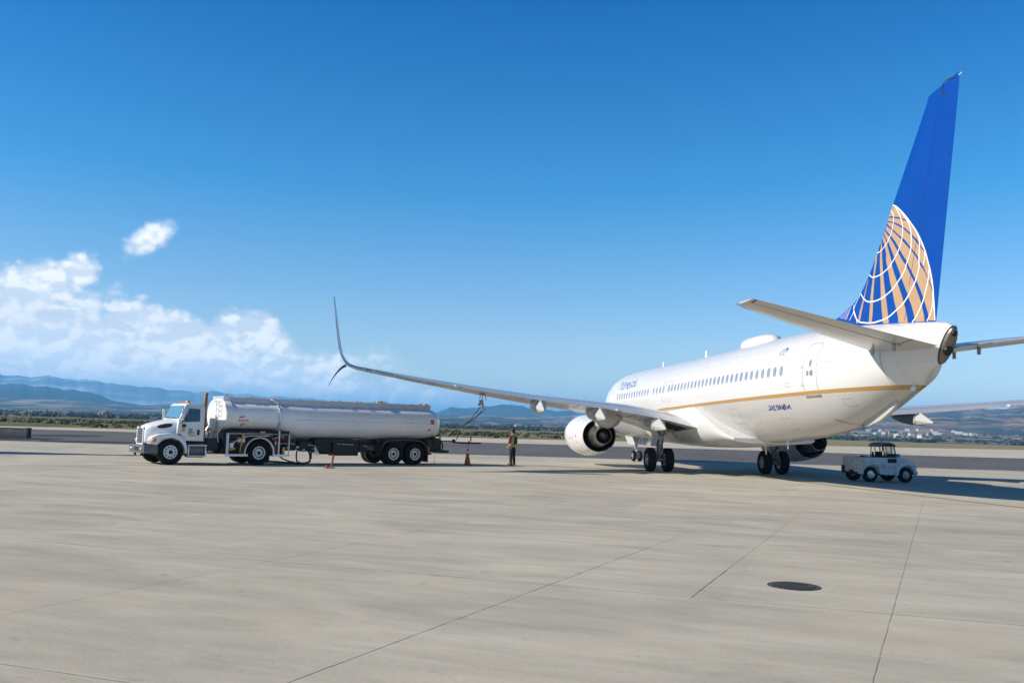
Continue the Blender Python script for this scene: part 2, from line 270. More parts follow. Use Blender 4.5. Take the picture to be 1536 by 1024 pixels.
# ---------------------------------------------------------------- ground
def sheet(name,x0,x1,y0,y1,z,m,nx=1,ny=1):
    b=MB(); P=[(x0+(x1-x0)*i/nx,y0+(y1-y0)*j/ny,z) for j in range(ny+1) for i in range(nx+1)]
    b.add(P,[(j*(nx+1)+i,j*(nx+1)+i+1,(j+1)*(nx+1)+i+1,(j+1)*(nx+1)+i) for j in range(ny) for i in range(nx)])
    return kind(b.build(name,m),'structure')
def concrete(name,base,lines):
    m=bpy.data.materials.new(name); m.use_nodes=True; t=NT(m.node_tree); bs=t.n['Principled BSDF']
    P=t.new('ShaderNodeTexCoord').outputs['Object']
    rot=t.new('ShaderNodeVectorRotate',rotation_type='Z_AXIS'); t.put(rot.inputs['Vector'],P); rot.inputs['Angle'].default_value=RAD(20); Pr=rot.outputs[0]
    big=t.noise(P,.09,5,.6,.6); mid=t.noise(t.scale(Pr,(.45,1.0,1)),.8,7,.64,.6); fine=t.noise(P,18,4,.7); strk=t.noise(t.scale(Pr,(.22,1.0,1)),1.7,6,.62,.9); grain=t.noise(P,140,2,.5)
    f=t.math('ADD',t.rng(big,.3,.7,-.12,.12),t.rng(mid,.3,.7,-.15,.13))
    f=t.math('ADD',f,t.rng(strk,.3,.7,-.14,.10)); f=t.math('ADD',f,t.rng(fine,.3,.7,-.05,.05)); f=t.math('ADD',f,t.rng(grain,.3,.7,-.05,.05))
    # slab to slab tone: cells of the joint grid
    sx,sy,_=t.sep(P)
    gx=t.math('ADD',t.math('MULTIPLY',sx,.945),t.math('MULTIPLY',sy,-.327)); gy=t.math('ADD',t.math('MULTIPLY',sx,.33),t.math('MULTIPLY',sy,.945))
    cell=t.comb(t.math('FLOOR',t.math('DIVIDE',t.math('ADD',gx,1.1),3.55)),t.math('FLOOR',t.math('DIVIDE',t.math('SUBTRACT',gy,10.7),5.6)),0.0)
    wn=t.new('ShaderNodeTexWhiteNoise',noise_dimensions='2D'); t.put(wn.inputs['Vector'],cell)
    f=t.math('ADD',f,t.rng(wn.outputs[0],0,1,-.045,.045))
    f=t.math('ADD',f,1.0)
    c=t.vmath('MULTIPLY',t.comb(*base),t.comb(f,f,f))
    c=t.mix(t.rng(t.noise(P,.35,6,.65,.8),.5,.75,0,.35,True),c,tuple(q*g for q,g in zip(base,(1.03,.97,.88))))
    # tyre and rain stains
    st=t.math('MULTIPLY',t.rng(t.noise(t.scale(Pr,(.28,1,1)),.45,7,.66,1.6),.52,.76,0,1,True),.42)
    c=t.mix(st,c,tuple(q*.62 for q in base))
    sp=t.rng(t.noise(P,2.6,3,.5,.3),.66,.74,0,.45,True); c=t.mix(sp,c,tuple(q*.6 for q in base))
    wob=t.math('MULTIPLY',t.math('SUBTRACT',t.noise(P,2.2,4,.6),.5),.028)
    brk=t.noise(P,1.4,4,.7); jm=0.0; jl=0.0
    for (x1,y1,x2,y2,wd,am,lo,hi,light) in lines:
        L=sqrt((x2-x1)**2+(y2-y1)**2); ux,uy=(x2-x1)/L,(y2-y1)/L
        d=t.math('ABSOLUTE',t.math('ADD',t.math('SUBTRACT',t.vmath('DOT_PRODUCT',P,(-uy,ux,0)),-uy*x1+ux*y1),wob))
        q=t.math('MULTIPLY',t.rng(d,wd*.45,wd,1,0,True),t.rng(brk,.3,.55,am*.35,am))
        tt=t.math('SUBTRACT',t.vmath('DOT_PRODUCT',P,(ux,uy,0)),ux*x1+uy*y1)
        q=t.math('MULTIPLY',q,t.rng(tt,lo-.2,lo,0,1)); q=t.math('MULTIPLY',q,t.rng(tt,hi,hi+max(2,.3*(hi-lo)),1,0))
        if light: 
            q2=t.math('MULTIPLY',t.rng(t.math('ABSOLUTE',t.math('SUBTRACT',d,wd*1.6)),0,wd,.35,0),1.0); jl=t.math('MAXIMUM',jl,q2)
        jm=t.math('MAXIMUM',jm,q)
    if lines:
        c=t.mix(t.math('MULTIPLY',jl,.8),c,tuple(min(q*1.35,.8) for q in base))
        c=t.mix(jm,c,tuple(q*.16 for q in base))
    t.put(bs.inputs['Base Color'],c); t.put(bs.inputs['Roughness'],t.rng(mid,.3,.7,.78,.95)); bs.inputs['Specular IOR Level'].default_value=.3
    b=t.new('ShaderNodeBump'); b.inputs['Strength'].default_value=.35; b.inputs['Distance'].default_value=.01
    h=t.math('ADD',fine,t.math('MULTIPLY',grain,.6)); h=t.math('SUBTRACT',h,t.math('MULTIPLY',jm,1.5) if lines else 0.0)
    t.put(b.inputs['Height'],h); t.put(bs.inputs['Normal'],b.outputs[0])
    return m
JOINTS=[(-1.52,6.76,4.17,19.26,.010,.85,-6,9,0),(-4.6,8.68,-.9,18.2,.009,.6,-6,16,0),(2.15,10.78,5.93,19.9,.012,.9,0,2.2,0),(2.15,10.78,5.93,19.9,.010,.5,2.2,11,0),
 (2.84,7.29,12.58,28.34,.008,.6,-6,4,0),(2.84,7.29,12.58,28.34,.010,.45,4,24,0),(-5.78,13.44,-2.95,19.34,.010,.5,0,8,0),
 (-7.5,13.98,5.29,9.64,.015,.75,-12,30,1),(-9.16,20.15,6.17,14.04,.015,.55,-8,30,1),(-12,27.2,10,19.6,.022,.45,-8,30,1),(-9,8.9,5,4.0,.016,.5,-8,30,1),(5.6,5.2,17,28,.018,.5,-6,30,0),(-10.2,15,-5.4,24.6,.02,.5,0,10,0)]
m_ap=concrete('apron_concrete',CONC,JOINTS)
m_ap2=concrete('pale_concrete',(CONC[0]*1.12,CONC[1]*1.1,CONC[2]*1.08),[])
def earth(name,cols,sc,rough=.95,st=None):
    m=bpy.data.materials.new(name); m.use_nodes=True; t=NT(m.node_tree); bs=t.n['Principled BSDF']
    P=t.new('ShaderNodeTexCoord').outputs['Object']
    if st: P=t.scale(P,st)
    c=cols[0]
    for i,q in enumerate(cols[1:]):
        f=t.rng(t.noise(t.vmath('ADD',P,(i*371.0,i*53.0,0)),sc*(1+.9*i),7,.68,.5),.46,.60,0,1,True); c=t.mix(f,c,q)
    f=t.rng(t.noise(P,sc*9,5,.7),.3,.7,.75,1.25); c=t.vmath('MULTIPLY',c if not isinstance(c,tuple) else t.comb(*c),t.comb(f,f,f))
    if name=='airfield_grass':
        px,py,_=t.sep(P); c=t.mix(t.math('MULTIPLY',t.rng(t.math('DIVIDE',px,py),-.10,.28),.9),c,t.mix(t.rng(t.noise(P,.02,5,.6),.4,.6),(.30,.245,.125),(.21,.19,.085)))
    t.put(bs.inputs['Base Color'],c); bs.inputs['Roughness'].default_value=rough; bs.inputs['Specular IOR Level'].default_value=.1
    return m
m_grass=earth('airfield_grass',[(.115,.115,.032),(.07,.085,.022),(.26,.215,.10),(.09,.10,.025)],.03)
m_asph=concrete('asphalt',(.118,.113,.108),[])
sheet('ground',-40000,40000,-3000,40000,-.012,m_grass)
sheet('apron',-160,220,-60,63.6,-.004,m_ap)
sheet('taxiway_asphalt',-400,500,63.0,116,0.0,m_asph)
b=MB(); EDG=[(-400,116),(-160,119),(-75,134),(0,166),(70,210),(150,272),(500,520)]
b.add([(x,115,-.004) for x,y in EDG]+[(x,y,-.004) for x,y in EDG],[(i,i+1,len(EDG)+i+1,len(EDG)+i) for i in range(len(EDG)-1)]); kind(b.build('taxiway_shoulder',m_ap2),'structure')
def ribbon(name,pts,wd,z,m,extra=None):
    b=MB(); vs=[]
    # resample
    P=[]; tab=[(i,p[0],p[1]) for i,p in enumerate(pts)]
    N=(len(pts)-1)*10
    for i in range(N+1):
        u=i/10; P.append(Vector((cr(tab,u,1),cr(tab,u,2),z)))
    for i,p in enumerate(P):
        d=(P[min(i+1,N)]-P[max(i-1,0)]).normalized(); n=Vector((-d.y,d.x,0))
        vs+=[p-n*wd/2,p+n*wd/2]
    b.add(vs,[(2*i,2*i+1,2*i+3,2*i+2) for i in range(N)])
    return kind(b.build(name,m),'structure')
m_yel=mat('worn_yellow_paint',(.50,.34,.10),.8,var=.25,nscale=4,dirt=(.34,.30,.22),dirtamt=.4)
m_tan=mat('worn_tan_paint',(.40,.31,.2),.85,var=.2,nscale=2,dirt=CONC,dirtamt=1.0)
m_tar=mat('tar',(.05,.05,.05),.8,dirt=CONC,dirtamt=.6)
YP=[(-6,47.6),(3,46.8),(7.5,45.8),(9.5,44.5),(10.6,42.8),(11.75,40.6),(12.5,37.4),(13.1,34),(13.9,31.0),(14.55,28.3),(15.0,26.5),(15.5,20),(15.5,8)]
ribbon('taxi_line_border',YP,.24,.000,m_tar)
ribbon('taxi_line',YP,.14,.004,m_yel)
ribbon('taxi_line_faded',[(-30,24),(-17.9,33),(-14.5,36.2),(-12.4,37.9),(-8,42)],.16,.000,m_tan)
# tar patches on the far asphalt
def blob(name,x0,y0,rx,ry,z,m,seed):
    b=MB(); n=40; vs=[(x0,y0,z)]
    for i in range(n):
        a=2*pi*i/n; r=1+.5*mnoise.noise(Vector((cos(a)*1.5,sin(a)*1.5,seed)))+.25*mnoise.noise(Vector((cos(a)*5,sin(a)*5,seed+9)))
        vs.append((x0+rx*r*cos(a),y0+ry*r*sin(a),z))
    b.add(vs,[(0,1+i,1+(i+1)%n) for i in range(n)])
    return kind(b.build(name,m),'structure')
for i,q in enumerate([(-38,69,5.5,4),(-50,73,9,7),(-29,67,5,2.6),(-40,84,3.0,5)]): blob('tar_patch',*q,.006+.002*i,mat('fresh_tar',(.02,.02,.021),.75),i*3.3)
# ---------------------------------------------------------------- far terrain
HZ=lambda x: 619.5+x*.02965
def az_of(x): return math.atan2(x-768,1390.8)
def skyl(tab): return [(az_of(x),p) for x,p in tab]
def ridge(name,tab,dist,depth,m,label,seed,rough=1.0,na=640,nd=34,a0=-52,a1=52):
    tb=skyl(tab); b=MB(); P=[]
    for j in range(nd+1):
        q=j/nd*1.35
        for i in range(na+1):
            a=RAD(a0+(a1-a0)*i/na); H=max(cr(tb,a,1)*(1+.07*mnoise.fractal(Vector((a*70,seed,0)),.7,2.0,6)+.03*mnoise.fractal(Vector((a*14,seed,3)),.9,2.0,3)),0)/1390.8*dist
            d=(dist-depth)+depth*q
            x,y=d*sin(a),d*cos(a)
            nz=mnoise.fractal(Vector((x/depth*2.2,y/depth*2.2,seed)),.9,2.1,7)
            rg=1-abs(mnoise.fractal(Vector((x/depth*1.5,y/depth*1.1,seed+5)),.9,2.0,5))
            if q<=1: h=H*(q**1.25)*(1+rough*(1-q)*(.55*nz+.45*(rg-.75)))+H*.05*nz*min(1,q*2)*rough
            else: h=H*(1-(q-1)*1.6)
            P.append((x,y,max(h,0)-.9))
    n=na+1
    b.add(P,[(j*n+i,j*n+i+1,(j+1)*n+i+1,(j+1)*n+i) for j in range(nd) for i in range(na)])
    return kind(b.build(name,m,ang=180),'structure',label,'mountains')
m_mtn=earth('haze_blue_forest',[(.035,.055,.07),(.06,.075,.085),(.025,.042,.055)],.0008,st=(1,.3,5))  # forest darks tinted blue, haze colour put into the base
m_far=earth('snow_and_haze_mountain',[(.14,.17,.19),(.24,.26,.28),(.50,.52,.55)],.0007,st=(1,.3,5))  # snow streaks, with haze brightness painted into the paler base colours
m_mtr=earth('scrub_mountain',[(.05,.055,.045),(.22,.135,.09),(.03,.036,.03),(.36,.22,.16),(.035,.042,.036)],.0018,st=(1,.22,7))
m_plain=earth('valley_plain',[(.07,.07,.045),(.20,.145,.095),(.035,.042,.024),(.36,.27,.19),(.028,.034,.022)],.0024,st=(1,.4,3))
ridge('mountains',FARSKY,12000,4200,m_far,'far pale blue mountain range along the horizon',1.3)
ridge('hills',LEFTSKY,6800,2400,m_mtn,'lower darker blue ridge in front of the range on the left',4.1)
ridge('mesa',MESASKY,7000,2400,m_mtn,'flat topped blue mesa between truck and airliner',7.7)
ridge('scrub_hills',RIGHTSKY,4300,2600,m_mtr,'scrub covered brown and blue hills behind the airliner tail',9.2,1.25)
def plain_h(a,d):
    tb=PLAIN
    e=lin(tb,d,1) if a<RAD(0) else lin(tb,d,1)+(lin(tb,d,2)-lin(tb,d,1))*min(1,a/RAD(15))
    x,y=d*sin(a),d*cos(a)
    nz=mnoise.fractal(Vector((x/900,y/900,2.2)),.9,2.1,6)
    return max(-.9,e/1390.8*d*(1+.5*nz)+.8*nz*min(1,(d-600)/300))
b=MB(); P=[]; na,ds=360,[620+ (7600-620)*(j/46)**1.7 for j in range(47)]
for d in ds:
    for i in range(na+1):
        a=RAD(-54+108*i/na); P.append((d*sin(a),d*cos(a),plain_h(a,d) if d>625 else -.9))
n=na+1
b.add(P,[(j*n+i,j*n+i+1,(j+1)*n+i+1,(j+1)*n+i) for j in range(46) for i in range(na)])
kind(b.build('terrain',m_plain,ang=180),'structure','patchy scrub plain rising beyond the airfield','terrain')
# haze
m=bpy.data.materials.new('haze_air'); m.use_nodes=True; t=NT(m.node_tree); t.n.remove(t.n['Principled BSDF'])
pv=t.new('ShaderNodeVolumePrincipled'); pv.inputs['Color'].default_value=(*HAZE_C,1); pv.inputs['Density'].default_value=HAZE_D; pv.inputs['Anisotropy'].default_value=HAZE_G
t.l.new(pv.outputs[0],t.n['Material Output'].inputs['Volume'])
b=MB(); b.box((0,11000,275-1.5),(44000,42000,553)); hz=b.build('haze',m); kind(hz,'stuff','thin blue haze hanging over the valley','haze')
# ---------------------------------------------------------------- trees, shrubs and houses beyond the airfield
def clump(b,x,y,z,w,h,m,k):
    for q in range(k):
        a=random.random()*6.28; r=w*.5*sqrt(random.random()); zz=z+h*(.15+.75*random.random()); s=w*random.uniform(.16,.34)*(1.15-.6*(zz-z)/h)
        c=Vector((x+r*cos(a),y+r*sin(a),zz)); R=Matrix.Rotation(random.random()*6.28,3,Vector((random.gauss(0,1),random.gauss(0,1),random.gauss(0,1))).normalized())
        P=[c+R@Vector(p)*s for p in((1,0,-.6),(-.5,.87,-.6),(-.5,-.87,-.6),(0,0,1.1))]
        b.add(P,[(0,1,3),(1,2,3),(2,0,3),(0,2,1)],m)
leafs=[mat('dark_leaves',(.030,.036,.024),.9,var=.4,nscale=.3,spec=.1),mat('olive_leaves',(.055,.056,.030),.9,var=.35,nscale=.3,spec=.1),mat('dull_leaves',(.048,.050,.034),.9,var=.3,nscale=.2,spec=.1)]
b=MB()
for i in range(2000):
    a=RAD(random.uniform(-36,36)); d=random.uniform(880,2300)
    dens=.5+.9*mnoise.noise(Vector((a*14,d/220,3)))
    if random.random()>dens+.25: continue
    h=random.uniform(1.6,4.2); clump(b,d*sin(a),d*cos(a),max(plain_h(a,d),-.3)-.1 if d>640 else -.1,h*random.uniform(1.4,3.0),h,random.randrange(3),9)
kind(b.build('distant_woodland',leafs,ang=180),'stuff','dark band of trees along the far edge of the airfield','trees')
b=MB()
for i in range(4200):
    a=RAD(random.uniform(-36,22)); y=random.uniform(150,420); x=y*math.tan(a)
    if y<lin(EDG,x)+6: continue
    k=mnoise.noise(Vector((x/60,y/25,1)))
    if k<-.05 or random.random()<(a+.12)*3: continue
    h=random.uniform(.18,.6); clump(b,x,y,-.08,h*random.uniform(2,5),h,random.choice((1,1,2)),4)
kind(b.build('scrub',leafs,ang=180),'stuff','low green scrub in the grass beyond the taxiway','scrub')
wallm=[mat('white_render',(.50,.48,.44),.8),mat('tan_render',(.45,.37,.28),.85),mat('grey_render',(.40,.40,.40),.85)]
roofm=[mat('grey_roof',(.22,.21,.21),.8),mat('brown_roof',(.20,.13,.09),.85),mat('white_roof',(.42,.42,.40),.7)]
m_pane=mat('house_glass',(.03,.04,.05),.1)
def house(wi,ri,w,l,h,flat):
    r=thing('house','x','house')
    b=MB(); b.box((0,0,h/2-.5),(w,l,h+1)); b.build('wall',wallm[wi],r)
    b=MB()
    if flat: b.box((0,0,h+.2),(w+.3,l+.3,.4))
    else: b.prism([(-w/2-.5,h),(w/2+.5,h),(0,h+w*.28)],lambda u,v,d:(u,d,v),-l/2-.4,l/2+.4)
    b.build('roof',roofm[ri],r)
    for s in(-1,1):
        b=MB(); b.box((s*w*.24,-l/2-.02,h*.55),(w*.18,.06,h*.35)); b.build('window',m_pane,r)
    return r
HL=[('small white house under a grey gable roof among the far trees','white gabled houses beyond the airfield'),('tan house under a brown gable roof beyond the airfield','tan gabled houses beyond the airfield'),('long low white flat roofed building beyond the airfield','long white sheds beyond the airfield'),('grey flat roofed building beyond the airfield','grey flat buildings beyond the airfield')]
protos=[house(0,0,9,12,4.2,False),house(1,1,10,13,4.5,False),house(0,2,10,20,4,True),house(2,1,11,16,5,True)]
for p,(l,g) in zip(protos,HL): p['label']=l; p['group']=g
cnt=[0]*4
for i in range(HOUSES):
    u=random.random()
    px=random.triangular(1240,1560,1400) if u<.62 else random.uniform(-20,1240)
    d=random.uniform(1700,3800) if px>1200 else random.uniform(1500,2600); a=az_of(px)
    k=random.choices(range(4),(5,5,1,2))[0]
    loc=(d*sin(a),d*cos(a),plain_h(a,d)+.6); rz=random.uniform(0,3.14)
    if cnt[k]==0: protos[k].location=loc; protos[k].rotation_euler=(0,0,rz)
    else: dup(protos[k],loc,rz)
    cnt[k]+=1

# unseen wedge added outside the left edge, shaped for the streak shadow it casts
CASTER=thing('shadow_caster','added grey wedge, unseen, casting a streak shadow onto the apron left of the tanker','shadow caster',(CASTER_X,CASTER_Y,0))
b=MB(); b.hexa([(-.6,-6.4,0),(.6,-6.4,0),(.6,5.0,0),(-.6,5.0,0),(-.2,-.35,13.2),(.2,-.35,13.2),(.2,.35,13.2),(-.2,.35,13.2)]); b.build('column',mat('caster_grey',(.4,.4,.39),.6,metal=.3),CASTER,bevel=.05)
b=MB(); b.box((0,0,13.35),(.4,1.4,.3)); b.build('caster_cap',mat('caster_cap_grey',(.25,.26,.27),.4,metal=.4),CASTER,bevel=.04)

LW=thing('low_wall','low dark stained concrete wall beside the taxiway at the left edge','wall',(-48.5,72.6,0),RAD(-7))
b=MB(); b.box((0,0,.36),(24,.35,.72)); b.build('wall_block',mat('stained_dark_concrete',(.12,.112,.105),.9,var=.35,nscale=.8,dirt=(.04,.038,.036),dirtamt=.8),LW,bevel=.03)
b=MB(); b.box((0,0,.745),(24.1,.42,.05)); b.build('coping',mat('coping_grey',(.16,.155,.15),.9,var=.3,nscale=.6),LW,bevel=.01)
b=MB(); b.box((11.9,-.03,.40),(.3,.46,.80)); b.build('end_post',mat('dark_end_post',(.06,.056,.053),.9),LW,bevel=.02)
# ---------------------------------------------------------------- airliner
def VM(s=1): return lambda X,Y,Z: (-s*Y, 19.6-X, Z)
AIR=thing('airliner','white passenger jet with blue tail and gold globe emblem, parked tail towards the camera','airliner',(9.992,44.843,0),RAD(7.6027))
def paint(name):
    """white above, gold cheat line, grey belly; written in the fuselage's own metres"""
    m=bpy.data.materials.new(name); m.use_nodes=True; t=NT(m.node_tree); bs=t.n['Principled BSDF']
    P=t.new('ShaderNodeTexCoord').outputs['Object']; x,y,z=t.sep(P)
    X=t.math('SUBTRACT',19.6,y)
    zs=t.math('ADD',t.math('MULTIPLY',t.math('SUBTRACT',X,14.26),.0198),2.985)
    d=t.math('SUBTRACT',z,zs)
    c=t.mix(t.rng(d,-.004,.004),(.46,.455,.44),(.63,.63,.625))
    hw=t.rng(X,14.2,17.0,0,.066)
    gold=t.math('LESS_THAN',t.math('ABSOLUTE',d),hw)
    grime=t.rng(t.noise(t.scale(P,(1,.25,1.4)),1.1,6,.66,.5),.48,.75,0,1,True)
    low=t.rng(z,3.2,1.6,0,.5)
    c=t.mix(t.math('MULTIPLY',grime,t.math('ADD',low,.10)),c,(.36,.31,.24))
    drip=t.rng(t.noise(t.scale(P,(3,2.4,.3)),2.2,4,.6),.62,.75,0,.22,True); c=t.mix(t.math('MULTIPLY',drip,t.rng(z,3.4,2.6,0,1)),c,(.30,.27,.22))
    c=t.mix(gold,c,(.40,.235,.075))
    # skin joints: frames and lap seams
    fr=t.math('FRACT',t.math('DIVIDE',X,2.54)); s1=t.rng(t.math('ABSOLUTE',t.math('SUBTRACT',fr,.5)),0,.004,1,0)
    fz=t.math('FRACT',t.math('DIVIDE',z,.92)); s2=t.rng(t.math('ABSOLUTE',t.math('SUBTRACT',fz,.5)),0,.007,1,0)
    seam=t.math('MAXIMUM',s1,s2); c=t.mix(t.math('MULTIPLY',seam,.42),c,(.2,.2,.2))
    t.put(bs.inputs['Base Color'],c); t.put(bs.inputs['Roughness'],t.math('ADD',t.rng(grime,0,1,.24,.42),0.0)); bs.inputs['Coat Weight'].default_value=.25; bs.inputs['Coat Roughness'].default_value=.1
    b=t.new('ShaderNodeBump'); b.inputs['Strength'].default_value=.05; b.inputs['Distance'].default_value=.02
    t.put(b.inputs['Height'],t.math('ADD',t.noise(P,.8,3,.5),t.math('MULTIPLY',seam,-.1))); t.put(bs.inputs['Normal'],b.outputs[0])
    return m
m_fus=paint('airliner_paint')
m_white=mat('white_aircraft_paint',(.64,.64,.635),.3,coat=.2,var=.03,nscale=.6,dirt=(.5,.47,.42),dirtamt=.15)
m_grey=mat('grey_aircraft_paint',(.46,.455,.44),.35,var=.05,nscale=.7,dirt=(.36,.33,.28),dirtamt=.3)
m_wing=mat('wing_grey_paint',(.47,.465,.45),.25,metal=.15,var=.04,nscale=.4,dirt=(.33,.31,.27),dirtamt=.3)
m_wingt=mat('bare_leading_edge',(.70,.70,.70),.28,metal=.8,var=.05)
m_blue=mat('tail_blue_paint',(.001,.052,.30),.38,coat=0,spec=.25,var=.05,nscale=.6)
m_gold=mat('tail_gold_paint',(.42,.275,.15),.4,var=.06)
m_wline=mat('emblem_white_paint',(.80,.79,.78),.35,var=.03)
m_viol=mat('emblem_violet_paint',(.16,.17,.45),.4,var=.05)
m_navy=mat('lettering_blue_paint',(.02,.045,.2),.4,var=.1)
m_navyl=mat('lettering_pale_blue_paint',(.10,.16,.42),.4,var=.1)
m_glass=mat('cabin_glass',(.25,.28,.34),.06,var=.15,spec=.8,coat=.5)
m_frame=mat('window_frame_metal',(.55,.56,.58),.3,metal=.3)
m_line=mat('panel_gap',(.33,.33,.33),.7)
m_dark=mat('dark_cavity',(.012,.012,.013),.7)
m_black=mat('black_rubber_seal',(.02,.02,.02),.6)
m_tyre=mat('tyre_rubber',(.010,.010,.010),.85,var=.25,nscale=6,dirt=(.03,.027,.024),dirtamt=.4,spec=.25)
m_rim=mat('wheel_hub_grey',(.35,.35,.36),.4,metal=.6,dirt=(.08,.07,.06),dirtamt=.7)
m_strut=mat('gear_strut_grey',(.32,.32,.31),.4,metal=.3,var=.15,dirt=(.07,.06,.05),dirtamt=.7)
m_chrome=mat('polished_strut',(.8,.8,.8),.12,metal=1)
m_hot=mat('heat_stained_steel',(.34,.29,.24),.32,metal=.95,var=.2,nscale=2)
m_hotd=mat('burnt_nozzle',(.030,.027,.025),.45,metal=.8,var=.3)
m_apu=mat('tail_cone_metal',(.20,.18,.16),.38,metal=.8,var=.25,nscale=3)
m_red=mat('red_beacon',(.5,.03,.02),.2)
# fuselage
b=MB(); NS=56
Xs=sorted(set([0,.05,.15,.3,.6,.9,1.3,1.7,2.2]+[2.6+.4*i for i in range(90) if 2.6+.4*i<38.2]+[38.2,38.35,38.5]))
b.loft([[fus_pt(X,2*pi*k/NS) for k in range(NS)] for X in Xs])
FU=b.build('fuselage',m_fus,AIR,fn=VM(),ang=60)
# APU tail cone end
def capring(X,s):
    zt,zb,w=fus(38.5); zc=zb+.53*(zt-zb); R=[]
    for k in range(NS):
        a=2*pi*k/NS; h=(zt-zc) if cos(a)>=0 else (zc-zb)
        z=zc+h*cos(a)*s; R.append((X+.62*(z-5.1)+.22*w*sin(a)*s,w*sin(a)*s,z))
    return R
b=MB(); b.loft([capring(38.5,1.005),capring(38.56,.985),capring(38.64,.90),capring(38.70,.74),capring(38.73,.5)],cap0=False)
AP=b.build('exhaust_cone',m_apu,AIR,fn=VM(),ang=60)
for X,z,r in((38.30,4.40,.14),(38.60,4.86,.075)):
    b=MB(); b.lathe([(-.05,r*1.1),(.02,r*1.05),(.02,r*.85)],(X,.02,z),(1,-.22,-.62),20); b.build('exhaust_pipe',m_hotd,AP,fn=VM())
    b=MB(); b.lathe([(.012,0),(.012,r*.9)],(X,.02,z),(1,-.22,-.62),20); b.build('exhaust_bore',m_dark,AP,fn=VM())
b=MB(); b.add([(capring(38.545,1.02)[k][0]+dx,capring(38.545,1.02)[k][1],capring(38.545,1.02)[k][2]) for k in range(NS) for dx in(0,.03)],[(2*k,2*k+1,(2*k+3)%(2*NS),(2*k+2)%(2*NS)) for k in range(NS)]); b.build('cone_seam',m_black,AP,fn=VM())
# helpers that lay patches on the fuselage skin
def on_fus(X,Z,off,side=1):
    return (X,side*(fus_y(X,Z)+off),Z)
def skin_patch(b,outline,off,side=1,m=0):
    n=len(outline); cx=sum(p[0] for p in outline)/n; cz=sum(p[1] for p in outline)/n
    V=[on_fus(cx,cz,off,side)]
    for f in(.5,1): V+=[on_fus(cx+(x-cx)*f,cz+(z-cz)*f,off,side) for x,z in outline]
    b.add(V,[(0,1+i,1+(i+1)%n) for i in range(n)]+[(1+i,1+n+i,1+n+(i+1)%n,1+(i+1)%n) for i in range(n)],m)
def skin_line(b,pts,w,off,side=1,m=0,closed=False):
    pts=[Vector(p) for p in pts]; n=len(pts); V=[]
    for i,p in enumerate(pts):
        a=pts[(i+1)%n] if closed else pts[min(i+1,n-1)]; c=pts[i-1] if closed else pts[max(i-1,0)]
        d=(a-c); d=d.normalized() if d.length>1e-6 else Vector((1,0)); q=Vector((-d.y,d.x))*w/2
        V+=[on_fus(*(p-q),off,side),on_fus(*(p+q),off,side)]
    b.add(V,[(2*i,2*i+1,(2*i+3)%(2*n),(2*i+2)%(2*n)) for i in range(n if closed else n-1)],m)
def oval(cx,cz,rx,rz,n=16,p=2.6): return [(cx+rx*math.copysign(abs(cos(2*pi*k/n))**(2/p),cos(2*pi*k/n)),cz+rz*math.copysign(abs(sin(2*pi*k/n))**(2/p),sin(2*pi*k/n))) for k in range(n)]
def dense(L,k=8):
    o=[]
    for a,c in zip(L,L[1:]): o+=[(a[0]+(c[0]-a[0])*i/k,a[1]+(c[1]-a[1])*i/k) for i in range(k)]
    return o+[L[-1]]
WX=[7.44+.5483*i for i in range(13)]+[15.1+.58*i for i in range(4)]+[17.78+.4985*i for i in range(27)]
for s in(1,-1):
    for X in WX:
        z=3.926+.01165*(X-7.44)
        b=MB(); skin_patch(b,oval(X,z,.135,.195),.004,s,0); skin_patch(b,oval(X,z,.112,.17),.008,s,1); b.build('cabin_window',[m_frame,m_glass],FU,fn=VM())
    # doors: a rear cabin door, a front one, two overwing exits
    def door(name,x0,x1,z0,z1,w=.028):
        b=MB(); r=.12; L=dense([(x0,z0+r),(x0,z1-r),(x0+r,z1),(x1-r,z1),(x1,z1-r),(x1,z0+r),(x1-r,z0),(x0+r,z0),(x0,z0+r)],7)
        skin_line(b,L,w,.004,s); return b.build(name,m_line,AIR,fn=VM())
    D=door('rear_door',32.28,33.12,3.22,5.06)
    b=MB(); skin_patch(b,[(32.3,3.17),(33.2,3.19),(33.2,3.27),(32.3,3.25)],.012,s); b.build('door_sill',mat('sill_metal',(.28,.28,.27),.4,metal=.5),D,fn=VM())
    b=MB(); skin_patch(b,oval(32.72,4.36,.085,.12),.006,s); b.build('door_window',m_glass,D,fn=VM())
    b=MB(); skin_patch(b,oval(32.82,4.02,.10,.10),.006,s); skin_patch(b,oval(32.58,4.02,.07,.085,p=6),.006,s); b.build('door_handle',m_strut,D,fn=VM())
    b=MB()
    for zz in(3.62,4.25): skin_patch(b,oval(32.2,zz,.09,.045,p=5),.01,s)
    b.build('door_hinge',m_grey,D,fn=VM())
    door('front_door',3.9,4.72,2.78,4.6)
    for x0 in(16.72,17.58): door('overwing_exit',x0,x0+.52,3.4,4.42,.02)
    # little service panels and stains
    b=MB()
    for (x,z,a,c) in((31.2,3.67,.16,.07),(30.2,2.3,.3,.2),(26.2,2.6,.45,.3),(34.3,3.0,.2,.12),(33.9,4.4,.12,.05)): skin_line(b,dense([(x-a,z-c),(x+a,z-c),(x+a,z+c),(x-a,z+c),(x-a,z-c)],5),.014,.004,s)
    b.build('service_panel',m_line,FU,fn=VM())
    b=MB(); skin_line(b,[(33.0+.05*i,2.45-.02*i+.0006*i*i*0) for i in range(12)],.05,.01,s); b.build('drain_outlet',m_strut,FU,fn=VM())
    b=MB(); skin_line(b,[(36.3,3.3+.04*i) for i in range(48) if 3.3+.04*i<5.0],.022,.005,s); b.build('cone_joint',m_line,FU,fn=VM())
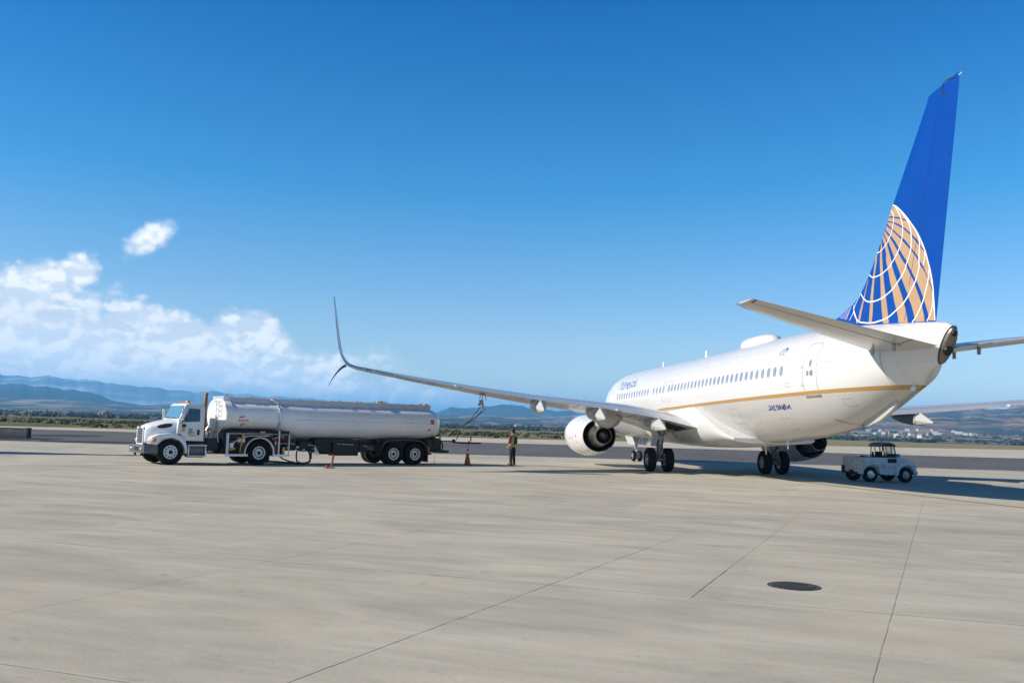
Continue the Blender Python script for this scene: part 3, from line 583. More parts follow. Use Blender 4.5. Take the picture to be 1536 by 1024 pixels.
# lettering (port side as photographed, repeated to starboard)
def letters(name,S,w,m,k):
    for s in(1,-1):
        b=MB()
        for L in S: skin_line(b,dense(L,4),w,.006,s)
        b.build(name,m,FU,fn=VM())
letters('lettering',TXT_AFT,.055,m_navy,0); letters('lettering',TXT_FWD,.085,m_navyl,0); letters('alliance_mark',TXT_STAR,.045,m_navyl,0)
# dome, aerials, mast
def blade(name,X,z,h,c,w,m,sweep=.35,y=0):
    b=MB(); rings=[]
    for q in(0,.5,1):
        cc=c*(1-.55*q); x0=X+sweep*q*h
        rings.append([(x0+cc*u,y+v*w*(1-.4*q)*.5,z+h*q) for u,v in((0,0),(.25,1),(.7,.8),(1,0),(.7,-.8),(.25,-1))])
    b.loft(rings); return b.build(name,m,AIR,fn=VM(),ang=50)
b=MB(); rings=[]
for i in range(15):
    u=i/14; X=23.1+3.5*u; h=.40*(1-(2*abs(u-.45)/1.1)**4)**.5 if 0<u<1 else 0.0; wd=.62*sqrt(max(1-(2*u-1)**2,0.004))
    z0=fus(X)[0]-.10
    rings.append([(X,wd*cos(a_),z0+(h+.08)*max(sin(a_),0)**.7-(.05 if sin(a_)<0 else 0)) for a_ in[2*pi*k/20 for k in range(20)]])
b.loft(rings); b.build('antenna_dome',m_white,AIR,fn=VM(),ang=60)
blade('blade_antenna',17.75,5.6,.42,.34,.05,m_white)
blade('blade_antenna',10.5,5.58,.36,.3,.05,m_white)
blade('drain_mast',24.35,1.0 if False else 1.55,-.5,.28,.07,m_grey,-.5,-.35)
blade('blade_antenna',27.4,1.62,-.26,.28,.04,m_white,-.5)
b=MB(); b.ball((36.62,0.12,3.42),(.16,.05,.12)); b.build('tail_light_fairing',m_white,AIR,fn=VM())
b=MB(); rings=[[(X,y_*w_,z_) for y_,z_ in((-1,zt),(1,zt),(.7,zb),(-.7,zb))] for X,w_,zt,zb in((33.6,.05,2.35,2.2),(34.6,.10,2.8,2.42),(35.3,.11,3.1,2.72),(35.6,.06,3.1,2.95))]
b.loft(rings); b.build('tail_skid',m_grey,AIR,fn=VM(),bevel=.02)
b=MB(); rings=[]  # pale access panel bulge under the tail
# wing to body fairing
FR=[(12.0,1.2,1.62,2.1),(13.2,1.78,1.4,2.5),(15,1.93,1.30,2.75),(18,1.94,1.24,2.9),(20.5,1.94,1.24,3.02),(22.0,1.935,1.27,3.06),(23.0,1.93,1.31,2.72),(24.2,1.92,1.38,2.32),(25.4,1.88,1.46,1.95),(26.3,1.75,1.52,1.72)]
b=MB(); rings=[]
for i in range(40):
    X=12+14.3*i/39; w_,zb,zt=lin(FR,X,1),lin(FR,X,2),lin(FR,X,3); R=[]
    for k in range(33):
        a=-pi+pi*k/32; e=.62
        R.append((X,w_*math.copysign(abs(cos(a))**e,cos(a)) ,zt+(zb-zt)*abs(sin(a))**e))
    rings.append(R)
b.loft(rings,closed=True); b.build('belly_fairing',m_white,AIR,fn=VM(),ang=60)
# wings
WS=[(1.0,13.3,22.1,1.95,.135),(1.95,14.0,22.1,2.12,.135),(3.0,14.9,22.0,2.36,.13),(4.2,15.6,21.8,2.6,.125),(5.8,16.45,21.35,2.84,.12),(9.1,18.25,22.1,3.11,.115),(11.7,19.65,22.75,3.40,.11),
    (14.5,21.2,23.4,3.76,.105),(16.7,22.4,23.95,4.07,.10),(17.25,22.75,24.12,4.17,.10),(17.55,23.0,24.25,4.31,.10),(17.75,23.25,24.4,4.6,.095),(17.84,23.5,24.55,4.95,.09),(17.95,23.95,24.85,5.7,.085),(18.06,24.45,25.2,6.5,.08),(18.1,24.75,25.3,6.9,.07)]
def wing_at(i_or_s):
    # station by running length index
    k=i_or_s; tab=[(j,)+w for j,w in enumerate(WS)]
    return [cr(tab,k,c) if k>8 else lin(tab,k,c) for c in range(1,6)]
def wnorm(k):
    a=wing_at(max(k-.15,0)); c=wing_at(min(k+.15,len(WS)-1)); d=Vector((c[0]-a[0],c[3]-a[3])).normalized(); return Vector((-d.y,d.x)),d
def wpt(k,u,side):   # side +1 upper, -1 lower
    Y,le,te,z,tc=wing_at(k); ch=te-le; n,_=wnorm(k)
    cam_=.022*(2*.4*u-u*u)/.16 if u<.4 else .022*((1-.8)+.8*u-u*u)/.36
    inc=.018*(1-u)
    y=ch*(cam_+inc+side*naca(u,tc)+side*.0012)
    return (le+ch*u,Y+n.x*y,z+n.y*y)
US=[0,.004,.015,.04,.08,.15,.25,.35,.45,.55,.65,.75,.85,.93,1.0]
KS=[i*.25 for i in range(33)]+[8+.2*i for i in range(1,36)]
KS=[k for k in KS if k<=len(WS)-1]
def ring(k): return [wpt(k,u,1) for u in reversed(US)]+[wpt(k,u,-1) for u in US[1:]]
def strip(b,f,u0,u1,k0,k1,n=24,off=.004,side=-1):
    V=[]
    for i in range(n+1):
        k=k0+(k1-k0)*i/n
        for u in(u0,u1):
            p=wpt(k,u,side); nn,_=wnorm(k); V.append((p[0],p[1]+nn.x*off*side,p[2]+nn.y*off*side))
    b.add(V,[(2*i,2*i+1,2*i+3,2*i+2) for i in range(n)])
def kY(Y):
    for j in range(len(WS)-1):
        if WS[j][0]<=Y<=WS[j+1][0]: return j+(Y-WS[j][0])/(WS[j+1][0]-WS[j][0])
for s in(1,-1):
    F=VM(s)
    b=MB(); b.loft([ring(k) for k in KS]); WG=b.build('wing',m_wing,AIR,fn=F,ang=50)
    b=MB()
    for sd in(1,-1): strip(b,None,.0,.05,kY(2.1),9,40,.003,sd)
    b.build('leading_edge',m_wingt,WG,fn=F)
    b=MB(); strip(b,None,.66,.675,kY(2.2),kY(12.6)); strip(b,None,.735,.748,kY(12.7),kY(16.6)); strip(b,None,.80,.81,kY(2.2),kY(12.6)); strip(b,None,.70,.712,kY(2.2),kY(12.6),side=1); strip(b,None,.74,.75,kY(12.7),kY(16.6),side=1)
    for Y in(4.5,7.2,9.8,12.65,16.65): strip(b,None,.67,1.0,kY(Y),kY(Y+.035),3); strip(b,None,.70,1.0,kY(Y),kY(Y+.03),3,side=1)
    b.build('flap_gap',m_dark,WG,fn=F)
    # blue painted winglet faces
    b=MB()
    for sd in(1,-1): strip(b,None,.02,.985,11.7,13.3,20,.006,sd)
    b.build('winglet_face',mat('winglet_paint',(.07,.13,.40),.3) if s>0 else bpy.data.materials['winglet_paint'],WG,fn=F)
    # lower scimitar tip
    b=MB(); rings=[]
    for q in range(9):
        u=q/8; Y=17.55+.62*u; z=4.24-.30*u-.62*u*u; X0=23.2+1.15*u+.35*u*u; ch=1.05*(1-u)+.16
        dy,dz=.62,-.30-1.24*u; L_=sqrt(dy*dy+dz*dz); n=(dz/L_,-dy/L_)
        rings.append([(X0+ch*uu,Y+sd*n[0]*naca(uu,.08)*ch,z+sd*n[1]*naca(uu,.08)*ch) for uu,sd in[(v,1) for v in reversed(US)]+[(v,-1) for v in US[1:]]])
    b.loft(rings); b.build('winglet_fin',m_blue,WG,fn=F,ang=60)
    # flap track fairings
    for Y,sc_ in((3.55,1.0),(6.2,1.08),(9.05,1.0)):
        k=kY(Y); te=wing_at(k)[2]; z0=wing_at(k)[3]; b=MB(); rings=[]
        for dx,hw,up,dn in((-2.6,.02,-.10,-.16),(-2.2,.14,-.02,-.30),(-1.5,.24,.05,-.46),(-.8,.28,.07,-.55),(-.12,.29,.05,-.57)):
            rings.append([(te+dx*sc_,Y+hw*sc_*math.copysign(abs(cos(a))**.75,cos(a)),z0+((up+dn)/2+(up-dn)/2*math.copysign(abs(sin(a))**.8,sin(a)))*sc_) for a in[2*pi*j/20 for j in range(20)]])
        b.loft(rings); FT=b.build('flap_fairing',m_grey,AIR,fn=F,ang=50)
        b=MB(); rings=[]
        for dx,hw,up,dn in((-.10,.285,.045,-.568),(.95,.03,-.42,-.50)):
            rings.append([(te+dx*sc_,Y+hw*sc_*p_,z0+(up+(dn-up)*q_)*sc_) for p_,q_ in((.12,0),(.95,.42),(1,.62),(.62,.93),(.2,1),(-.2,1),(-.62,.93),(-1,.62),(-.95,.42),(-.12,0))])
        b.loft(rings); b.build('fairing_tail',m_grey,FT,fn=F,ang=25)
    b=MB()
    for Y in(5.4,12.9,15.5,16.4): 
        k=kY(Y); p=wpt(k,1,1); b.box((p[0]-.02,p[1],p[2]+.02),(.22,.12,.09))
    b.build('flap_hinge',m_white,WG,fn=F,bevel=.02)
    b=MB()
    for Y in(13.2,14.0,14.8,15.6,16.3):
        p=wpt(kY(Y),1,1); b.tube([p,(p[0]+.16,p[1],p[2]-.015)],.006,5)
    b.build('static_wick',m_black,WG,fn=F)
    # engine
    EY,EZ,EX=(4.83,1.6,0.0) if s>0 else (5.9,1.6,1.7)
    N=MB(); O=(EX,EY,EZ)
    N.lathe([(11.45,.80),(11.28,.83),(11.2,.89),(11.25,.96),(11.5,1.03),(12.1,1.10),(12.8,1.13),(13.5,1.11),(14.2,1.05),(14.9,.965),(15.5,.875),(15.5,.845),(15.0,.86),(14.0,.90)],O,(1,0,0),48,sq=(1.02,.985))
    NA=N.build('engine_nacelle',m_white,AIR,fn=F,ang=45)
    b=MB(); b.lathe([(11.46,.795),(11.27,.825),(11.195,.89),(11.245,.968),(11.45,1.026)],O,(1,0,0),48,sq=(1.02,.985)); b.build('inlet_lip',m_chrome,NA,fn=F)
    b=MB(); b.lathe([(11.5,.79),(12.1,.78),(12.1,.0)],O,(1,0,0),40); b.build('inlet_duct',m_dark,NA,fn=F)
    b=MB(); b.lathe([(15.48,.85),(15.0,.862),(14.02,.892),(14.02,.3)],O,(1,0,0),40); b.build('fan_duct',m_dark,NA,fn=F)
    b=MB()
    for k in range(24):
        a=2*pi*k/24; b.box((EX+12.0,EY+.5*cos(a),EZ+.5*sin(a)),(.05,.10,.56),rot=Matrix.Rotation(a-pi/2,3,'X')@Matrix.Rotation(.6,3,'Z'))
    FB=b.build('fan_blades',m_strut,NA,fn=F)
    b=MB(); b.lathe([(11.7,.0),(11.75,.08),(12.0,.26)],O,(1,0,0),20); b.build('spinner',m_strut,NA,fn=F)
    b=MB(); b.lathe([(14.0,.70),(14.8,.665),(15.3,.60),(15.75,.535),(15.76,.50),(15.76,.52),(16.1,.475),(16.5,.42),(16.5,.40),(15.9,.42)],O,(1,0,0),40); CN=b.build('core_nozzle',m_hot,NA,fn=F,ang=40)
    b=MB(); b.lathe([(15.9,.425),(15.9,.2)],O,(1,0,0),30); b.lathe([(15.85,.30),(16.2,.28),(16.6,.20),(16.9,.10),(17.05,.03)],O,(1,0,0),24); b.build('exhaust_plug',m_hotd,NA,fn=F)
    b=MB()
    for q in(12.15,13.6): b.lathe([(q,1.105),(q+.02,1.108),(q+.022,1.1)],O,(1,0,0),48,sq=(1.025,.99)) if False else None
    # cowl seams and a few stencil marks
    pr=[(11.5,1.03),(12.1,1.10),(12.8,1.13),(13.5,1.11),(14.2,1.05),(14.9,.965),(15.5,.875)]
    def cowl(X,a,off=.004):
        r=cr(pr,X,1)+off; return (X+EX,EY+r*1.02*sin(a),EZ+r*.985*cos(a))
    b=MB()
    for X in(12.2,13.9): b.add([cowl(X+dx_,2*pi*i/40) for i in range(40) for dx_ in(0,.02)],[(2*i,2*i+1,(2*i+3)%80,(2*i+2)%80) for i in range(40)])
    b.add([cowl(12.2+3.2*i/16,pi+da) for i in range(17) for da in(-.012,.012)],[(2*i,2*i+1,2*i+3,2*i+2) for i in range(16)])
    b.build('cowl_seam',m_line,NA,fn=F)
    b=MB()
    for (X,a,l,wd) in((13.2,1.75,.5,.012),(13.3,1.45,.02,.12),(14.4,1.62,.14,.05),(14.3,1.95,.3,.012)): 
        b.add([cowl(X,a-wd),cowl(X+l,a-wd),cowl(X+l,a+wd),cowl(X,a+wd)],[(0,1,2,3)])
    b.build('cowl_marking',mat('stencil_red',(.45,.10,.06),.5) if s>0 else bpy.data.materials['stencil_red'],NA,fn=F)
    # strake and pylon
    b=MB(); b.loft([[(X+EX,EY-(.24 if X<16.3 else .24)*wd*v-.0,z) for v,z in((-1,zb),(-1,zt),(1,zt),(1,zb))] for X,wd,zb,zt in((12.9,.2,2.5,2.72),(14.2,.7,2.3,2.86),(15.4,.95,2.1,2.9),(16.4,1.0,2.02,2.9),(17.4,1.0,2.1,2.95),(18.4,.5,2.35,2.85))]); PY=b.build('pylon',m_grey,AIR,fn=F,bevel=.08)
    b=MB(); rings=[]
    for X,hw,zb in((15.9,.40,2.15),(16.6,.50,2.0),(17.4,.52,1.98),(18.2,.46,2.05),(19.0,.33,2.3),(19.6,.12,2.5)):
        rings.append([(X+EX,EY+hw*cos(a),2.62+(zb-2.62)*abs(sin(a))**.8 if sin(a)<0 else 2.62+.12*sin(a)) for a in[2*pi*j/22 for j in range(22)]])
    b.loft(rings); b.build('pylon_fairing',m_grey,PY,fn=F,ang=50)
    b=MB(); b.lathe([(0,.07),(.02,.06),(.02,0)],(EX+18.6,EY+.25,2.28),(.9,.3,-.2),12); b.tube([(EX+15.6,EY+.1,2.02),(EX+16.3,EY+.25,1.95),(EX+16.9,EY+.33,2.05)],.05); b.build('drain_pipe',m_frame,PY,fn=F)
    # main landing gear
    G=MB(); GX=19.6
    def wheel(parent,name,X,Y,r,w_,rr,out):
        b=MB(); h=w_/2
        b.lathe([(-h*.55,rr),(-h*.9,rr+.03),(-h,rr+(r-rr)*.45),(-h*.93,r-.07),(-h*.72,r-.015),(-h*.35,r),(h*.35,r),(h*.72,r-.015),(h*.93,r-.07),(h,rr+(r-rr)*.45),(h*.9,rr+.03),(h*.55,rr)],(X,Y,r),(0,1,0),36); 
        wq=b.build(name,m_tyre,parent,fn=F,ang=50)
        b=MB()
        for o in(-1,1): b.lathe([(o*h*.58,rr+.012),(o*h*.82,rr-.004),(o*h*.80,rr-.04),(o*h*.45,rr-.07),(o*h*.40,.13),(o*h*.7,.11),(o*h*.72,0)],(X,Y,r),(0,1,0),28)
        for k in range(9):
            a=2*pi*k/9
            for o in(-1,1): b.ball((X+cos(a)*(rr*.7),Y+o*h*.45,r+sin(a)*(rr*.7)),(.035,.03,.035),0,6,4)
        b.build('hub',m_rim,wq,fn=F); return wq
    MG=MB(); MG.tube([(GX+.1,2.72,2.6),(GX+.03,2.82,1.5),(GX,2.86,1.15)],[.18,.17,.165],14); MG.tube([(GX,2.86,1.2),(GX,2.86,.55)],.095,12); MG.tube([(GX,2.4,.565),(GX,3.32,.565)],.085,12)
    MGo=MG.build('main_gear_leg',m_strut,AIR,fn=F)
    b=MB(); b.tube([(GX+.05,2.78,1.75),(GX+.1,1.9,2.25),(GX+.1,1.6,2.35)],.06); b.tube([(GX-.4,2.72,2.45),(GX-.1,2.82,1.4)],.05); b.build('side_brace',m_strut,MGo,fn=F)
    b=MB(); b.hexa([(GX+.14,2.80,1.2),(GX+.14,2.92,1.2),(GX+.5,2.9,.92),(GX+.5,2.82,.92),(GX+.14,2.80,1.28),(GX+.14,2.92,1.28),(GX+.5,2.9,.99),(GX+.5,2.82,.99)]); b.hexa([(GX+.1,2.80,.6),(GX+.1,2.92,.6),(GX+.5,2.9,.9),(GX+.5,2.82,.9),(GX+.1,2.80,.68),(GX+.1,2.92,.68),(GX+.5,2.9,.97),(GX+.5,2.82,.97)]); b.build('torque_link',m_strut,MGo,fn=F)
    b=MB(); b.tube([(GX+.17,2.9,2.3),(GX+.19,2.95,1.5),(GX+.14,2.98,.7)],.018); b.tube([(GX+.1,2.72,2.3),(GX+.2,2.75,1.4),(GX+.12,2.7,.66)],.015); b.build('brake_hose',m_black,MGo,fn=F)
    b=MB(); b.hexa([(GX-.55,3.0,1.75),(GX+.45,3.0,1.75),(GX+.45,3.06,1.75),(GX-.55,3.06,1.75),(GX-.55,3.55,2.5),(GX+.5,3.5,2.48),(GX+.5,3.56,2.5),(GX-.55,3.61,2.52)]); b.hexa([(GX-.45,3.1,1.2),(GX+.25,3.1,1.2),(GX+.25,3.15,1.2),(GX-.45,3.15,1.2),(GX-.55,3.0,1.78),(GX+.45,3.0,1.78),(GX+.45,3.06,1.78),(GX-.55,3.06,1.78)]); b.build('gear_door',m_grey,MGo,fn=F,bevel=.01)
    for Y in(2.43,3.29): wheel(AIR,'main_wheel',GX,Y,.565,.40,.27,1)
    b=MB(); strip(b,None,.60,.90,kY(1.98),kY(3.2),8,.006); b.build('wheel_well',m_dark,WG,fn=F)
    b=MB(); b.tube([(19.9,2.15,2.25),(19.7,2.3,1.9),(19.75,2.0,1.62)],.05,6); b.box((19.5,2.55,2.0),(.5,.12,.5)); b.box((19.75,2.86,1.62),(.34,.30,.22)); b.tube([(19.78,3.02,1.9),(19.8,3.03,.75)],.03,6); b.build('gear_actuator',m_strut,MGo,fn=F,bevel=.01)
    # stabiliser
    b=MB(); rings=[]
    for q in range(13):
        u=q/12; Y=.35+6.05*u; le=35.35+(38.42-35.35)*u; te=38.30+(39.62-38.30)*u; z=4.62+.145*(Y-.9); tc=.10
        if u>.97: le+=.2
        rings.append([(le+(te-le)*uu,Y,z-.0+sd*naca(uu,tc)*(te-le)*(1 if u<.99 else .5)) for uu,sd in[(v,1) for v in reversed(US)]+[(v,-1) for v in US[1:]]])
    b.loft(rings); ST=b.build('horizontal_stabiliser',m_wing,AIR,fn=F,ang=50)
    b=MB()
    for sd in(1,-1):
        for u0,u1,q0,q1 in((.70,.712,.12,.98),(.70,.98,.975,.982),(.70,1.0,.14,.147)):
            V=[]
            for i in range(21):
                q=q0+(q1-q0)*i/20; Y=.35+6.05*q; le=35.35+3.07*q; te=38.30+1.32*q; z=4.62+.145*(Y-.9)
                for uu in(u0,u1): V.append((le+(te-le)*uu,Y,z+sd*(naca(uu,.10)*(te-le)+.004)))
            b.add(V,[(2*i,2*i+1,2*i+3,2*i+2) for i in range(20)])
    b.build('elevator_gap',m_dark,ST,fn=F)
    b=MB(); V=[]
    for sd in(1,-1):
        V=[]
        for i in range(25):
            q=.1+.9*i/24; Y=.35+6.05*q; le=35.35+3.07*q; te=38.30+1.32*q; z=4.62+.145*(Y-.9)
            for uu in(0.0,.012,.05): V.append((le+(te-le)*uu-.004*(uu==0),Y,z+sd*(naca(uu,.10)*(te-le)+.004)))
        b.add(V,[(3*i+j,3*i+j+1,3*i+j+4,3*i+j+3) for i in range(24) for j in(0,1)])
    b.build('leading_edge',m_wline,ST,fn=F)
    for hx,hh in((37.7,.22),(36.5,.3)):
        b=MB(); b.box((hx,1.33,4.5),(.13,.05,hh)); b.build('elevator_hinge',m_strut,ST,fn=F,bevel=.01)
    # seal plate at the root
    b=MB(); b.add([(X,fus_y(X,z)+.006,z) for X in[35.0+.2*i for i in range(17)] for z in(4.35,4.95)],[(2*i,2*i+1,2*i+3,2*i+2) for i in range(16)]) if False else None
# nose gear
F=(lambda X,Y,Z: VM(1)(X+1.1,Y-.05,Z))
b=MB(); b.box((4.0,0,1.35),(.5,.45,.5)); b.tube([(4.05,.1,1.5),(4.02,.12,.8)],.05,8); b.tube([(3.85,0,1.75),(4.0,0,.36)],[.09,.07],12); b.tube([(4,-.3,.345),(4,.3,.345)],.05,10); NG=b.build('nose_gear_leg',m_frame,AIR,fn=F)
b=MB(); b.tube([(4.1,0,1.0),(4.9,0,1.6)],.045); b.build('drag_brace',m_frame,NG,fn=F)
b=MB(); b.hexa([(3.2,.34,1.05),(4.9,.34,1.05),(4.9,.37,1.05),(3.2,.37,1.05),(3.2,.55,1.6),(4.9,.55,1.6),(4.9,.58,1.6),(3.2,.58,1.6)]); b.hexa([(3.2,-.37,1.05),(4.9,-.37,1.05),(4.9,-.34,1.05),(3.2,-.34,1.05),(3.2,-.58,1.6),(4.9,-.58,1.6),(4.9,-.55,1.6),(3.2,-.55,1.6)]); b.build('nose_gear_door',m_white,NG,fn=F)
for Y in(-.2,.2):
    b=MB(); b.lathe([(-.06,.2),(-.1,.24),(-.1,.3),(-.06,.34),(.06,.34),(.1,.3),(.1,.24),(.06,.2)],(4.0,Y,.34),(0,1,0),28); wq=b.build('nose_wheel',m_tyre,AIR,fn=F)
    b=MB()
    for o in(-1,1): b.lathe([(o*.07,.205),(o*.095,.19),(o*.05,.16),(o*.05,.05),(o*.09,.04),(o*.09,0)],(4.0,Y,.34),(0,1,0),20)
    b.build('hub',m_chrome,wq,fn=F)
F=VM(1)
# cockpit glazing (faces away from the camera)
b=MB()
for s in(1,-1):
    for x0,x1,z0,z1 in((1.62,2.15,4.15,4.55),(2.2,2.75,4.15,4.7),(2.8,3.15,4.2,4.7)): skin_patch(b,[(x0,z0),(x1,z0),(x1,z1),(x0+.1,z1-.05)],.008,s)
b.build('cockpit_window',m_glass,FU,fn=F)
# fin
b=MB(); rings=[]
zs=[5.2+.15*i for i in range(48) if 5.2+.15*i<12.0]+[12.0]
UF=[0,.003,.012,.03,.06,.12,.2,.3,.42,.55,.68,.8,.9,1.0]
def finring(z,topw=1.0,tilt=0.0):
    le,te=fin_le(z),fin_te(z); R=[]
    for u,sd in[(v,1) for v in reversed(UF)]+[(v,-1) for v in UF[1:]]:
        X=le+(te-le)*u; zz=z+tilt*u; R.append((X,sd*fin_y(X,min(z,12.0))*topw,zz))
    return R
rings=[finring(z) for z in zs]+[finring(12.08,.9,.12),finring(12.15,.6,.18),finring(12.17,.15,.2)]
b.loft(rings); FIN=b.build('tail_fin',m_blue,AIR,fn=F,ang=50)
def fin_strip(b,e1,e2,off,s,n=36,mc=3):
    def rs(L,n):
        L=[Vector(p) for p in L]; d=[0]
        for a,c in zip(L,L[1:]): d.append(d[-1]+(c-a).length)
        o=[]
        for i in range(n+1):
            q=d[-1]*i/n; j=min(bisect_right(d,q)-1,len(L)-2); o.append(L[j]+(L[j+1]-L[j])*((q-d[j])/max(d[j+1]-d[j],1e-9)))
        return o
    A,B_=rs(e1,n),rs(e2,n); V=[]
    for a,c in zip(A,B_):
        for k in range(mc+1):
            p=a+(c-a)*k/mc; X=max(p.x,fin_le(p.y)+.002); V.append((X,s*(fin_y(X,p.y)+off),p.y))
    w_=mc+1; b.add(V,[(i*w_+k,i*w_+k+1,(i+1)*w_+k+1,(i+1)*w_+k) for i in range(n) for k in range(mc)])
def smooth(L,k=6):
    tx=[(i,p[0],p[1]) for i,p in enumerate(L)]; return [(cr(tx,i/k,1),cr(tx,i/k,2)) for i in range((len(L)-1)*k+1)]
bg_=MB(); bw=MB(); bv=MB()
for s in(1,-1):
    for e1,e2 in GOLD: fin_strip(bg_,e1,e2,.004,s)
    fin_strip(bv,*VIOLET,.004,s,12)
    for L,w_ in WHITE:
        L=smooth(L); n=len(L); P=[Vector(p) for p in L]; l=[];r=[]
        for i,p in enumerate(P):
            d=(P[min(i+1,n-1)]-P[max(i-1,0)]).normalized(); q=Vector((-d.y,d.x))*w_*.5; l.append(p-q); r.append(p+q)
        fin_strip(bw,l,r,.009,s,n*2,1)
EM=bg_.build('globe_emblem',m_gold,FIN,fn=F); bw.build('emblem_line',m_wline,FIN,fn=F); bv.build('emblem_shade',m_viol,FIN,fn=F)
b=MB()
for s in(1,-1):
    L=smooth(HANTENNA); P=[Vector(p) for p in L]; n=len(P); l=[];r=[]
    for i,p in enumerate(P):
        d=(P[min(i+1,n-1)]-P[max(i-1,0)]).normalized(); q=Vector((-d.y,d.x))*.016; l.append(p-q); r.append(p+q)
    fin_strip(b,l,r,.006,s,30,1)
b.build('fin_aerial',m_dark,FIN,fn=F)
m_fline=mat('rudder_gap_paint',(.004,.03,.2),.5)
b=MB()
for s in(1,-1): fin_strip(b,[(fin_le(z)+(fin_te(z)-fin_le(z))*.70,z) for z in(6.0,8,10,11.8)] if False else [(36.2+(z-5.5)*.30,z) for z in(5.5,8,10,11.8)],[(36.225+(z-5.5)*.30,z) for z in(5.5,8,10,11.8)],.004,s,30,1)
b.build('rudder_gap',m_fline,FIN,fn=F)
b=MB(); b.tube([(38.95,0,12.27),(39.09,0,12.29)],.018,6); b.build('tail_light',m_white,FIN,fn=F)
# ---------------------------------------------------------------- fuel truck  (t metres behind the front axle, x across: near side -1.2, z up)
TR=thing('fuel_truck','white bonneted tanker truck with long silver tank, refuelling at the wing tip','tanker truck',(-14.10,37.98,0),RAD(126.87))
TL=lambda t,x,z:(x,-t,z)
m_tw=mat('white_truck_paint',(.78,.785,.79),.28,coat=.3,var=.03,dirt=(.5,.47,.42),dirtamt=.2)
m_tank=mat('silver_tank_paint',(.82,.825,.83),.25,metal=0.0,var=.05,nscale=.8,coat=.3,dirt=(.42,.40,.36),dirtamt=.3)
m_blk=mat('black_chassis',(.018,.018,.019),.6,var=.3)
m_bump=mat('grey_bumper',(.13,.135,.14),.4,metal=.3)
m_alu=mat('brushed_aluminium',(.62,.63,.64),.33,metal=.85,var=.1,nscale=9)
m_tglass=mat('cab_glass',(.022,.03,.035),.04,spec=.9,coat=.6)
m_wsc=mat('windscreen_glass',(.10,.21,.29),.05,spec=.9,coat=.8)  # blue of the reflected sky put into the glass colour
m_orange=mat('amber_lens',(.75,.22,.02),.25)
m_redl=mat('red_decal',(.45,.04,.03),.5)
m_yel2=mat('yellow_paint',(.60,.42,.03),.5,var=.2)
m_lens=mat('headlamp_lens',(.6,.62,.64),.1,metal=.4)
m_stack=mat('rusty_exhaust',(.22,.13,.07),.6,metal=.4,var=.4,nscale=12)
m_redb=mat('red_valve_paint',(.30,.025,.02),.45,var=.3)
m_hose=mat('rubber_hose',(.028,.026,.026),.6)
m_rhose=mat('red_brown_hose',(.20,.05,.03),.6,var=.3)
m_door=mat('door_decal_navy',(.05,.06,.2),.5)
# cab
b=MB()
prof=[(.18,.96),(1.33,.94),(1.34,2.34),(1.24,2.44),(.66,2.47),(.54,2.40),(.29,1.78),(.22,1.2)]
b.loft([[(TL(t,x*(1-(max(z-1.7,0)*.10)),z)) for t,z in prof] for x in(-1.04,-1.0,1.0,1.04)])
CAB=b.build('cab',m_tw,TR,bevel=.035,ang=50)
def panel(pts,x,d,name,m,par,bev=0,inw=.10):   # flat plate just proud of the cab flank
    b=MB()
    b.prism(pts,lambda t,z,dd:TL(t,(x+dd)*(1-(max(z-1.7,0)*inw)) if True else 0,z),0,d); return b.build(name,m,par,bevel=bev)
for s in(-1,1):
    X=1.043*s; e=.012*s
    D=panel([(.36,1.0),(1.18,1.0),(1.20,2.30),(.68,2.32),(.40,1.78),(.34,1.3)],X,e,'cab_door',m_tw,TR,.008)
    panel([(.44,1.70),(1.13,1.74),(1.13,2.24),(.72,2.26),(.44,1.76)],X+e,e*.6,'side_window',m_tglass,D)
    b=MB(); b.tube([TL(.66,X+2.2*e,2.25),TL(.58,X+2.2*e,1.72)],.016,6); b.build('window_post',m_blk,D)
    b=MB(); b.box(TL(1.09,X+2.0*e,1.30),(.03,.09,.22)); b.build('door_handle',m_blk,D,bevel=.01)
    b=MB(); b.box(TL(.50,X+1.8*e,1.56),(.02,.16,.12)); b.build('door_vent',m_blk,D,bevel=.01)
    b=MB(); b.box(TL(.48,X+1.5*e,1.40),(.012,.13,.17)); b.build('decal',mat('gold_decal',(.55,.36,.15),.5) if s<0 else bpy.data.materials['gold_decal'],D)
    b=MB()
    for i,(t,z,l) in enumerate(((.68,1.40,.20),(.75,1.43,.05),(.67,1.33,.16),(.73,1.29,.22),(.67,1.25,.12))): b.box(TL(t+l/2,X+1.5*e,z),(.012,l,.022))
    b.build('door_lettering',m_door,D)
    b=MB()
    for i,(t,z,l) in enumerate(((.69,1.19,.26),(.73,1.155,.28))): b.box(TL(t+l/2,X+1.5*e,z),(.012,l,.022))
    b.build('door_lettering',m_yel2,D)
    # mirror
    b=MB(); b.box(TL(.36,1.28*s,2.0),(.13,.09,.48)); M_=b.build('wing_mirror',m_alu,TR,bevel=.025)
    b=MB(); b.tube([TL(.50,1.0*s,2.30),TL(.36,1.28*s,2.28),TL(.36,1.28*s,1.70),TL(.42,1.04*s,1.66)],.016,6); b.build('mirror_arm',m_blk,M_)
